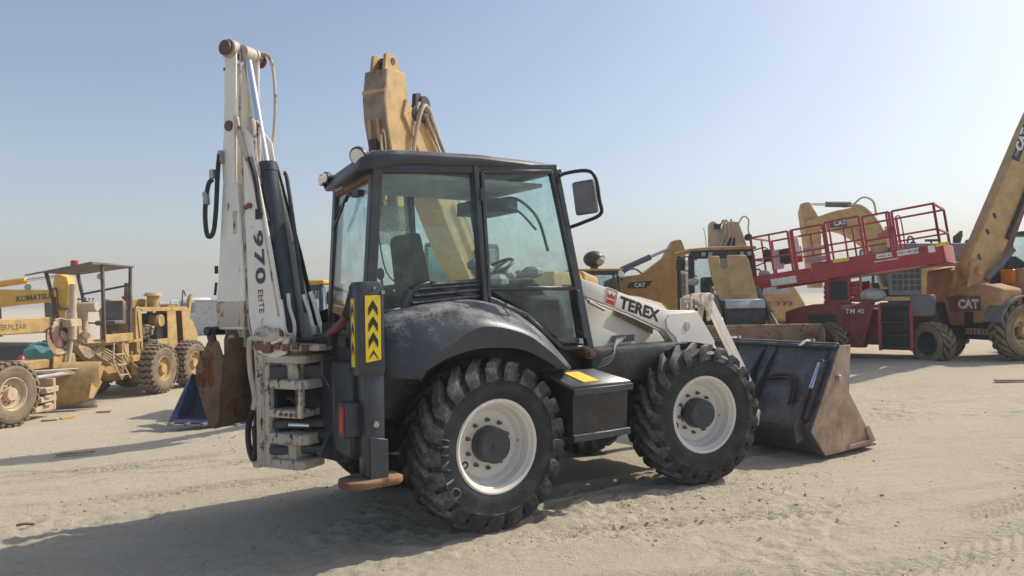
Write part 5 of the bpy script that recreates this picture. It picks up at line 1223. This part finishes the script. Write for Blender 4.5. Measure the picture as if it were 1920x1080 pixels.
m = MB(); m.prism([(.32, 2.9), (.33, 3.70), (.40, 3.80), (.52, 3.74), (.58, 3.60), (.72, 3.56), (.80, 3.72), (.95, 3.78), (1.14, 3.76), (1.22, 3.5), (1.42, 2.9)], -2.3, -1.95, 'x'); m.bb(-2.3, -1.9, .5, 1.2, 1.2, 2.9); bb_ = m.build('rear_boom', M['pale_tan'], l2, .02)
m = MB(); random.seed(5)
for k in range(4):
    a_ = random.uniform(-.1, .1); m.tube([(-1.9, .55 + .1 * k, 3.0), (-1.86, .66 + .08 * k + a_, 3.4), (-1.92, .7 + .07 * k, 3.75 + random.uniform(-.08, .1)), (-2.1, .6 + .1 * k, 3.6)], random.choice((.016, .022, .03)), n=6)
m.tube([(-1.9, 1.1, 3.7), (-1.9, 1.25, 3.9), (-1.9, 1.4, 3.8), (-1.9, 1.38, 3.55), (-1.9, 1.45, 3.1)], .022); m.build('boom_hoses', M['pale_tan'], bb_)
m = MB(); m.bb(-1.94, -1.9, .75, 1.0, 3.0, 3.3); m.bb(-1.94, -1.9, .42, .6, 3.55, 3.7); m.cyl((-1.9, 1.36, 3.3), (-1.8, 1.36, 3.3), .1); m.split('boom_fitting', M['print_black'], bb_)

# ------------------------------------------------------------------ tan machine with arrow strip, behind the lift
tb = thing('compact_loader', 'tan machine tail with white scraped patch and arrow strip behind the red lift', 'loader', (8.6, 24.2, .27), 0)
m = MB(); m.prism([(-1.2, .55), (-1.3, 1.5), (-1.0, 2.0), (.45, 1.9), (.95, 1.0), (.9, .55)], -.6, .9); m.build('body', M['cat_tan'], tb, .12, 3)
m = MB(); m.bb(-.75, .35, -.61, -.602, 1.45, 1.72); m.build('scraped_patch', M['light_grey'], tb)
m = MB(); m.bb(-.8, .5, -.612, -.604, 1.05, 1.22); st = m.build('arrow_strip', M['orange_tan'], tb)
for k in range(6):
    m = MB(); x = -.7 + .2 * k; s = 1 if k > 2 else -1; m.prism([(x, 1.07), (x + .07 * s, 1.135), (x, 1.2), (x + .05 * s, 1.2), (x + .12 * s, 1.135), (x + .05 * s, 1.07)], -.616, -.613); m.build('arrow_mark', M['print_black'], st)
m = MB(); m.bb(-.95, -.45, -.62, -.6, 1.25, 1.36); m.build('yellow_plate', M['sign_yellow'], tb)
for x in (-.7, .7):
    for y in (-.5, .8): bwheel(tb, (x, y, .47), 0, 'l', ('tyre_dusty', 'tyre_dusty'), 'cat_tan', y > 0, 0)

# ------------------------------------------------------------------ red scissor lift (x along the deck, near side -y)
lf = thing('scissor_lift', 'dark red scissor lift with railed platform parked among the tan machines', 'scissor lift', (8.02, 17.4, .15), radians(-37.3))
m = MB(); m.prism([(-1.25, .40), (-1.25, 1.16), (-.95, 1.26), (-.62, 1.33), (.0, 1.33), (.0, .40)], -.85, .85); m.bb(.002, 1.5, -.55, .85, .4, 1.2); ch = m.build('chassis', M['lift_red_shaded'], lf, .02)
m = MB(); m.bb(-.72, -.10, -.856, -.851, .72, 1.10); m.build('engine_opening', M['print_black'], ch)
m = MB(); m.prism([(.15, .35), (.45, .35), (.72, 1.38), (.55, 1.44), (.20, 1.25)], -.90, -.84); m.prism([(-.2, .66), (.5, .66), (.66, 1.30), (.5, 1.36), (.0, 1.2), (-.2, .9)], -.84, -.6); m.build('front_cowl', M['lift_red_shaded'], ch, .01)
lettering('TM 40', (.10, -.907, 1.12), (1, 0, 0), (0, 0, 1), .15, M['print_white'], ch, bold=.01)
m = MB(); m.bb(.02, .5, -.86, -.62, .35, .66); m.bb(-.6, -.1, -.84, -.6, .3, .62); m.build('battery_box', M['print_black'], ch, .02)
m = MB()
for x in (.80, 1.42): m.beam((x, -.86, .30), (x, -.86, 1.34), .05, .06)
ld = m.build('ladder', M['lift_red'], lf)
for z in (.34, .62, .90, 1.26):
    m = MB(); m.bb(.82, 1.40, -.90, -.70, z, z + (.05 if z < 1.2 else .10)); m.build('step', M['print_black'], ld, .006)
m = MB(); m.bb(.78, 1.45, -.62, -.56, .3, 1.3); m.build('back_panel', M['print_black'], ld)
m = MB(); m.bb(1.40, 1.85, -.88, -.45, 1.05, 1.52); m.build('control_box', M['grey_plastic'], lf, .05, 2)
for x, y, yaw in ((1.80, -.72, radians(-36)), (-.28, -.72, radians(-30)), (1.8, .72, radians(10)), (-.95, .72, 0)):
    bwheel(lf, (x, y, .47), yaw, 'l', ('black_rubber', 'tyre_dusty'), 'print_black', y > 0, 0)
m = MB()
for k in range(4):
    z0, z1 = 1.36 + .12 * k, 1.42 + .12 * k
    for y in (-.5, .5): m.beam((-.45, y, z0), (.35, y, z1 + .04), .06, .09); m.beam((-.45, y + .08, z1 + .02), (.35, y + .08, z0 + .05), .06, .09)
m.bb(-.35, .15, -.6, -.5, 1.34, 1.95); m.build('scissor_arms', M['lift_red'], lf)
m = MB(); m.bb(-.3, .08, -.62, -.605, 1.42, 1.86); m.build('dark_panel', M['print_black'], lf)
m = MB(); random.seed(9)
m.ball((.62, -.6, 1.52), .22, 10, 6, (1.3, 1, .75)); m.build('draped_cover', M['light_grey'], lf, sharp=20)
PX = Matrix.Translation((0, 0, 2.17)) @ Matrix.Rotation(radians(-7), 4, 'Y')
m = MB(PX); m.bb(-.62, 2.05, -.85, .85, -.20, .0); m.bb(-.62, 2.05, -.86, -.82, -.22, .20); m.bb(-.62, 2.05, .82, .86, -.22, .20); m.bb(2.05, 2.09, -.86, .86, -.22, .20); pf = m.build('platform', M['lift_red'], lf, .008)
m = MB(PX); m.bb(-2.0, -.64, -.80, .80, -.16, -.04); m.bb(-2.0, -.64, -.84, -.80, -.22, .10); m.bb(-2.0, -.64, .80, .84, -.22, .10); m.build('platform_extension', M['lift_red'], lf, .008)
m = MB(PX); m.bb(-1.6, -1.0, -.85, -.842, -.20, -.03); m.build('white_panel', M['print_white'], pf)
for x0, x1, z0, z1 in ((.78, 1.10, .06, .16), (1.20, 1.62, .05, .17), (1.80, 1.93, .02, .17)):
    m = MB(PX); m.bb(x0, x1, -.868, -.862, z0, z1); pc = m.build('placard', M['print_white'], pf)
R4 = PX.to_3x3()
lettering('DBT140-15DKO', PX @ Vector((1.22, -.870, .085)), R4 @ Vector((1, 0, 0)), R4 @ Vector((0, 0, 1)), .075, M['print_black'], pf, bold=.01)
lettering('AAAA  ALT', PX @ Vector((.81, -.870, .085)), R4 @ Vector((1, 0, 0)), R4 @ Vector((0, 0, 1)), .06, M['print_black'], pf, bold=.01)
m = MB(PX); m.bb(.72, 1.2, -.866, -.861, -.005, .012); m.build('white_stripe', M['print_white'], pf)
for x0, x1, z in ((-.12, .22, .12), (1.95, 2.2, .12)):
    m = MB(PX); m.bb(x0, x1, -.90, -.868, z, z + .075); m.build('yellow_strip', M['sign_yellow'], pf, .004)
def rail(x0, x1, y0, y1, top=1.2, midz=.65, nm='guard_rail', extra=()):
    m = MB(PX); r = .022
    m.beam((x0, y0, .1), (x0, y0, top), .05, .05); m.beam((x1, y1, .1), (x1, y1, top), .05, .05)
    m.beam((x0, y0, top), (x1, y1, top), .045, .045); m.beam((x0, y0, midz), (x1, y1, midz), .04, .04)
    for k in extra: m.beam(Vector((x0, y0, .1)).lerp(Vector((x1, y1, .1)), k), Vector((x0, y0, top)).lerp(Vector((x1, y1, top)), k), .04, .04)
    return m.build(nm, M['lift_red'], lf, .004)
rail(-1.95, -1.05, -.8, -.8, 1.05, .5, extra=(.5,)); rail(-.98, -.25, -.82, -.82, 1.05, .5, extra=(.06,))
rail(-.20, .55, -.83, -.83, 1.08, .55, extra=(.12,)); rail(.62, 1.16, -.84, -.84, 1.05, .5, extra=(.9,)); rail(1.22, 2.03, -.84, -.84, 1.05, .5)
rail(-1.95, 2.03, .82, .82, 1.05, .5, extra=(.25, .45, .5, .7, .75)); rail(2.03, 2.03, -.84, .82, 1.05, .5); rail(-1.95, -1.95, -.8, .8, 1.05, .5, extra=(.5,))
m = MB(PX); m.tube([(1.28, -.86, .35), (1.28, -.88, .85), (1.33, -.88, .92), (1.38, -.88, .85), (1.38, -.88, .3), (1.33, -.88, .22), (1.28, -.88, .35)], .014, sub=3); m.beam((.72, .1, .62), (1.2, -.84, .66), .05, .13); m.build('gate_handle', M['lift_red'], lf)
for x, z, w_, h_, mt in ((-1.7, .5, .3, .5, 'print_white'), (-1.22, .75, .22, .5, 'print_white'), (-1.45, .55, .3, .34, 'print_black'), (.95, .6, .2, .5, 'print_white'), (-.75, .35, .5, .12, 'light_grey'), (-.75, .62, .55, .1, 'light_grey')):
    m = MB(PX); m.bb(x - w_ / 2, x + w_ / 2, .2 if mt != 'print_black' else .12, .24 if mt != 'print_black' else .18, z - h_ / 2, z + h_ / 2); m.build('sign_board', M[mt], lf, .006)
m = MB(PX); m.bb(-1.75, -1.1, .25, .35, .35, .75); m.build('control_panel', M['lift_red'], lf, .01)

# ------------------------------------------------------------------ telehandler (x forward, near side -y)
th = thing('telehandler', 'orange tan telehandler with raised boom running out of the top right of the photo', 'telehandler', (10.35, 16.15, .26), radians(15))
for x in (0, 2.75):
    for y in (-.86, .98): bwheel(th, (x, y, .63), 0, 'b', ('tyre_dusty', 'tyre_dusty') if x == 0 and y < 0 else ('tyre_tread', 'tyre_tread'), 'cat_tan' if y < 0 else 'orange_tan', y > 0, 8 if y < 0 else 0)
m = MB(); m.bb(-.3, 3.3, -.45, .6, .5, 1.15); m.build('chassis', M['black_steel'], th, .03)
cwp = [(-.95, .85), (.22, .70), (.40, .72), (.52, 1.26), (.42, 1.46), (.1, 1.62), (-.5, 1.62), (-.95, 1.50)]
m = MB(); m.loft([[(-.52 + .10 * max(0, z - 1.35), y, z) for y, z in cwp], [(.05, y, z) for y, z in cwp]]); cw = m.build('counterweight', M['orange_tan'], th, .06, 3)
m = MB(); m.prism([(.3, 1.0), (.42, 1.34), (.1, 1.38), (-.45, 1.36), (-.45, 1.05)], -.535, -.528, 'x'); lp = m.build('label_panel', M['brown_dark'], cw)
lettering('CAT', (-.54, .10, 1.10), (0, -1, 0), (0, 0, 1), .26, M['print_white'], lp, bold=.05)
m = MB(); m.bb(-.545, -.53, -.28, -.05, .74, 1.02); m.build('tow_bracket', M['black_steel'], cw, .01)
m = MB(); m.bb(-.50, -.47, -.72, -.02, .53, .66); st = m.build('arrow_strip', M['orange_tan'], th)
for k in range(8):
    y = -.06 - .085 * k; s = 1 if k < 4 else -1; m = MB(); m.prism([(y, .545), (y + .035 * s, .595), (y, .645), (y - .03, .645), (y - .03 + .035 * s, .595), (y - .03, .545)], -.504, -.501, 'x'); m.build('arrow_mark', M['print_black'], st)
m = MB(); m.bb(-.49, -.46, -.85, -.76, .55, .64); m.build('tail_lamp', M['red_plastic'], th)
m = MB(); m.bb(-.45, .1, -.95, .5, .42, .72); m.build('rear_bumper', M['black_steel'], th, .02)
for y in (-.86, .98):
    ar = [(.74 * cos(t), .63 + .74 * sin(t)) for t in [radians(15 + 150 * k / 10) for k in range(11)]]; ai = [(.70 * cos(t), .63 + .70 * sin(t)) for t in [radians(165 - 150 * k / 10) for k in range(11)]]
    m = MB(); m.prism(ar + ai, y - .22, y + .22); m.build('mudguard', M['grey_plastic'], th, .005)
m = MB(); bpts = [(-.58, 2.06), (-.15, 1.58), (.15, 1.72), (2.25, 5.9), (1.85, 6.45), (1.35, 5.9)]
m.prism([(-.62, 2.06), (-.40, 1.60), (-.05, 1.62), (.16, 1.86), (1.62, 4.65), (3.0, 7.3), (2.55, 7.5), (1.10, 5.1)], -.24, .02); bo_ = m.build('boom', M['cat_tan'], th, .02)
m = MB(); m.prism([(.30, 1.8), (.62, 1.9), (2.4, 5.5), (2.1, 5.55)], -.02, .18); m.build('inner_boom', M['brown_dark'], bo_, .01)
m = MB(); m.cyl((.45, -.28, 2.6), (1.5, -.28, 4.5), .05); m.build('boom_pipe', M['black_steel'], bo_)
m = MB(); m.prism([(.66, 4.36), (.86, 4.30), (1.4, 5.35), (1.26, 5.4), (1.0, 5.1)], -.25, -.242); lp = m.build('boom_label', M['print_black'], bo_)
lettering('CAT', (.92, -.254, 4.52), (.42, 0, .9), (-.9, 0, .42), .26, M['print_white'], lp, bold=.05); lettering('TH414', (.80, -.254, 4.40), (.42, 0, .9), (-.9, 0, .42), .09, M['print_white'], lp, bold=.01)
for x, z in ((-.05, 2.75), (.15, 3.1), (-.3, 2.2)):
    m = MB(); m.box((x, -.245, z), (.06, .02, .12), Matrix.Rotation(-.5, 3, 'Y')); m.build('boom_lug', M['black_steel'], bo_)
m = MB(); m.cyl((-.42, -.4, 1.9), (-.42, .2, 1.9), .1); m.prism([(-.7, 1.55), (-.6, 2.1), (-.4, 2.15), (-.1, 1.6)], -.32, -.27); m.prism([(-.7, 1.55), (-.6, 2.1), (-.4, 2.15), (-.1, 1.6)], .05, .1); m.build('boom_mount', M['orange_tan'], th, .02)
m = MB(); m.cyl((-.25, -.36, 1.7), (.5, -.36, 2.35), .06); m.build('lift_cylinder', M['grey_plastic'], th)
m = MB(); m.bb(-.1, 1.0, .3, 1.15, 1.2, 1.62); m.prism([(-.45, 1.2), (-.4, 1.95), (.1, 2.05), (.6, 2.0), (.6, 1.2)], .35, 1.1); m.build('engine_cover', M['orange_tan'], th, .06, 2)
m = MB(); m.prism([(.35, 1.55), (.5, 1.95), (2.4, 1.7), (2.4, 1.2), (.35, 1.2)], -.98, -.35); m.build('side_tank', M['orange_tan'], th, .04)
m = MB()
for x in (1.35, 2.6):
    for y in (-.35, .55): m.beam((x, y, 1.4), (x, y, 2.75), .08, .08)
m.bb(1.3, 2.65, -.4, .6, 2.7, 2.8); m.bb(1.3, 2.65, -.4, .6, 1.2, 1.6); cb = m.build('cab', M['black_steel'], th, .02)
m = MB(); m.bb(1.33, 1.34, -.3, .5, 1.6, 2.7); m.bb(1.4, 2.55, -.37, -.36, 1.6, 2.7); m.build('cab_glass', M['far_glass'], cb)
m = MB(); m.box((.98, .25, 2.45), (.35, .12, .16)); m.tube([(.9, .2, 1.8), (.95, .22, 2.2), (.98, .25, 2.4)], .015); m.tube([(.75, .2, 1.7), (.9, .22, 2.1), (.9, .25, 2.4)], .015); m.build('mirror', M['print_black'], th)
m = MB(); m.prism([(.65, 1.55), (.72, 2.1), (1.0, 2.25), (1.3, 2.1), (1.3, 1.6)], .0, .5); m.build('cab_cowl', M['print_black'], th, .05)
m = MB(); m.bb(.3, .42, -.5, -.2, 1.6, 1.92); m.build('orange_block', M['orange_plastic'], th, .02)

# ------------------------------------------------------------------ far vehicles on the left horizon
tk = thing('truck', 'distant white truck cab beyond the grader', 'truck', (-25.2, 58, -.7), radians(-70))
m = MB(); m.prism([(0, .5), (0, 2.6), (-.2, 2.9), (-1.8, 2.9), (-1.8, .5)], -1.15, 1.15); m.build('cab', M['print_white'], tk, .08)
m = MB(); m.bb(.0, .02, -1.0, 1.0, 1.7, 2.5); m.bb(-1.2, -.3, 1.15, 1.16, 1.7, 2.4); m.build('windscreen', M['far_glass'], tk)
for x in (-.9, -4.5):
    for y in (-1.0, 1.0): bwheel(tk, (x, y, .47), 0, 'l', ('tyre_tread', 'tyre_tread'), 'print_black', y > 0, 0)
m = MB(); m.bb(-6, -1.9, -1.1, 1.1, .7, 1.0); m.build('chassis', M['black_steel'], tk)
for i, (x, y, w_, h_, rz_, mt, lb) in enumerate(((-22.6, 57, 3.2, 2.6, .1, 'light_grey', 'grey white box body with row of dark holes beside the distant truck'), (-19.8, 62, 5.5, 2.5, -.05, 'print_white', 'white site cabin on the horizon behind the folded dipper'))):
    bx_ = thing('site_cabin', lb, 'cabin', (x, y, -.7), rz_, 'cabins on the left horizon')
    m = MB(); m.bb(-w_ / 2, w_ / 2, -1.2, 1.2, .15, h_); m.build('wall', M[mt], bx_, .03)
    m = MB(); m.bb(-w_ / 2 - .1, w_ / 2 + .1, -1.3, 1.3, h_, h_ + .1); m.build('roof', M['light_grey'], bx_)
    for k in range(4):
        m = MB(); m.bb(.3, .5, -1.22, -1.2, .7 + .4 * k, .9 + .4 * k); m.build('window', M['print_black'], bx_)

# ------------------------------------------------------------------ loose things under and beside the grader
def crumple(name, c, r, sq, mt, lb, cat, sd):
    random.seed(sd); m = MB(); m.ball(c, r, 14, 8, sq)
    for v in m.bm.verts: v.co += Vector((random.uniform(-1, 1), random.uniform(-1, 1), random.uniform(-1, 1))) * r * .16
    return tag(m.build(name, M[mt], None, sharp=15), lb, cat)
crumple('tarpaulin', (-14.8, 23.5, .25), .75, (1.3, .7, .5), 'teal_sheet', 'crumpled teal tarpaulin seen under the grader frame', 'tarpaulin', 3)
m = MB(); m.cyl((-14.3, 21.3, -.3), (-14.3, 21.3, .35), .28, .07, 20); m.bb(-14.65, -13.95, 20.95, 21.65, -.40, -.30); tag(m.build('traffic_cone', M['red_plastic'], None, .01), 'red cone beneath the grader frame at left', 'traffic cone')
m = MB(); m.bb(-19, -14.2, 24.6, 25.4, -.68, -.1); m.prism([(-19, -.1), (-14.2, -.1), (-14.8, .5), (-18.5, .6)], 24.6, 25.3); tag(m.build('scrap_pile', M['black_steel'], None, .1), 'dark heap of scrap on the ground behind the grader', 'scrap heap')
m = MB(); m.beam((-6.62, 10.6, ground_z(-6.6, 10.6) + .035), (-6.15, 10.75, ground_z(-6.15, 10.75) + .04), .09, .03); tag(m.build('wood_offcut', M['wood'], None, .004), 'short flat wooden board lying on the sand at left', 'board')
m = MB(); m.beam((8.2, 12.5, ground_z(8.2, 12.5) + .04), (8.75, 12.4, ground_z(8.7, 12.4) + .04), .10, .03); tag(m.build('wood_offcut', M['wood'], None, .004), 'weathered board lying on the sand at right beyond the bucket', 'board')
m = MB(); m.tube([(-4.15, 6.1, ground_z(-4.15, 6.1) + .03), (-4.1, 6.12, ground_z(-4.1, 6.12) + .035), (-4.04, 6.16, ground_z(-4.04, 6.16) + .02)], .012); tag(m.build('rusty_rod', M['rust_orange'], None), 'tiny rusty scrap of rod on the sand at the left edge', 'scrap metal')
for i, (x, y, a) in enumerate(((-9.95, 15.7, .3), (-9.75, 16.0, 1.1), (-9.4, 16.8, .2))):
    m = MB(); m.box((x, y, ground_z(x, y) + .025), (.30, .10, .03), Matrix.Rotation(a, 3, 'Z')); tag(m.build('debris_scrap', M['yellow_wrap'] if i == 1 else M['wood'], None, .004), ['pale scrap of packing nearest the grader blade', 'yellowish scrap of packing beside the grader blade', 'pale scrap of packing farthest behind the grader blade'][i], 'scrap')

# ------------------------------------------------------------------ stones and clods
def scatter(name, n, sizes, seed, mt, lb, bounds):
    r = random.Random(seed); bm = bmesh.new()
    base = bmesh.new(); bmesh.ops.create_icosphere(base, subdivisions=1, radius=1); bv = [v.co.copy() for v in base.verts]; bf = [[v.index for v in f.verts] for f in base.faces]; base.free()
    vs, fs = [], []
    for i in range(n):
        x = r.uniform(bounds[0], bounds[1]); y = bounds[2] + (bounds[3] - bounds[2]) * r.random() ** 1.6
        if abs(x) > y * .85 + 1: continue
        s = sizes[0] + (sizes[1] - sizes[0]) * r.random() ** 4
        z = ground_z(x, y) + s * .1; a = r.uniform(0, 6.3); ex = r.uniform(.7, 1.6); k = len(vs)
        for v in bv:
            j = r.uniform(.75, 1.2); p = Vector((v.x * ex, v.y, v.z * .6)) * s * j
            vs.append((x + p.x * cos(a) - p.y * sin(a), y + p.x * sin(a) + p.y * cos(a), z + p.z))
        fs += [[q + k for q in f] for f in bf]
    me = bpy.data.meshes.new(name); me.from_pydata(vs, [], fs); me.update()
    o = obj(name, me, M[mt]); o['kind'] = 'stuff'; o['label'] = lb; return o
def clods(n, seed):
    r = random.Random(seed); base = bmesh.new(); bmesh.ops.create_icosphere(base, subdivisions=1, radius=1)
    bv = [v.co.copy() for v in base.verts]; bf = [[v.index for v in f.verts] for f in base.faces]; base.free(); vs, fs = [], []
    zones = (((-.3, 5.0), (3.2, 7.4), .30, 1.0), ((-4.4, 7.0), (-1.8, 7.6), .45, .8), ((-5.5, 9.0), (-2.5, 9.4), .5, .9), ((.2, 6.0), (2.4, 7.2), .3, .8), ((-3.5, 6.3), (-.8, 6.9), .5, .6), ((2.0, 4.8), (7, 6.4), .35, .5), ((3, 9), (9, 12), .8, .6))
    for i in range(n):
        a, b, w, k_ = zones[i % len(zones)]; t_ = r.random()
        x = a[0] + (b[0] - a[0]) * t_ + r.gauss(0, w * .6); y = a[1] + (b[1] - a[1]) * t_ + r.gauss(0, w)
        s = (.003 + .011 * r.random() ** 3) * k_; z = ground_z(x, y) + s * .15 + .004; q = r.uniform(0, 6.3); k = len(vs); ex = r.uniform(.8, 1.7)
        for v in bv:
            p = Vector((v.x * ex, v.y, v.z * .42)) * s * r.uniform(.7, 1.25)
            vs.append((x + p.x * cos(q) - p.y * sin(q), y + p.x * sin(q) + p.y * cos(q), z + p.z))
        fs += [[j + k for j in f] for f in bf]
    me = bpy.data.meshes.new('sand_clods'); me.from_pydata(vs, [], fs); me.update()
    o = obj('sand_clods', me, M['clod']); o['kind'] = 'stuff'; o['label'] = 'crumbled sand clods along the wheel tracks'
clods(7000, 5)
scatter('stones', 4200, (.003, .018), 1, 'stone', 'small stones and clods scattered over the sandy yard', (-9, 11, 3.6, 18))
# ------------------------------------------------------------------ dusty air
hz = MB(); hz.bb(-905, 905, -35, 1505, -3.0, 30)
hz = hz.build('haze', None); hz['kind'] = 'stuff'; hz['label'] = 'thin pale dust haze in the air'
hm = bpy.data.materials.new('haze'); hm.use_nodes = True; hm.node_tree.nodes.clear()
ho = hm.node_tree.nodes.new('ShaderNodeOutputMaterial'); hv = hm.node_tree.nodes.new('ShaderNodeVolumePrincipled')
hv.inputs['Color'].default_value = (.95, .93, .88, 1); hv.inputs['Density'].default_value = .0022; hv.inputs['Anisotropy'].default_value = .0
hm.node_tree.links.new(hv.outputs[0], ho.inputs['Volume'])
hz.data.materials.append(hm)
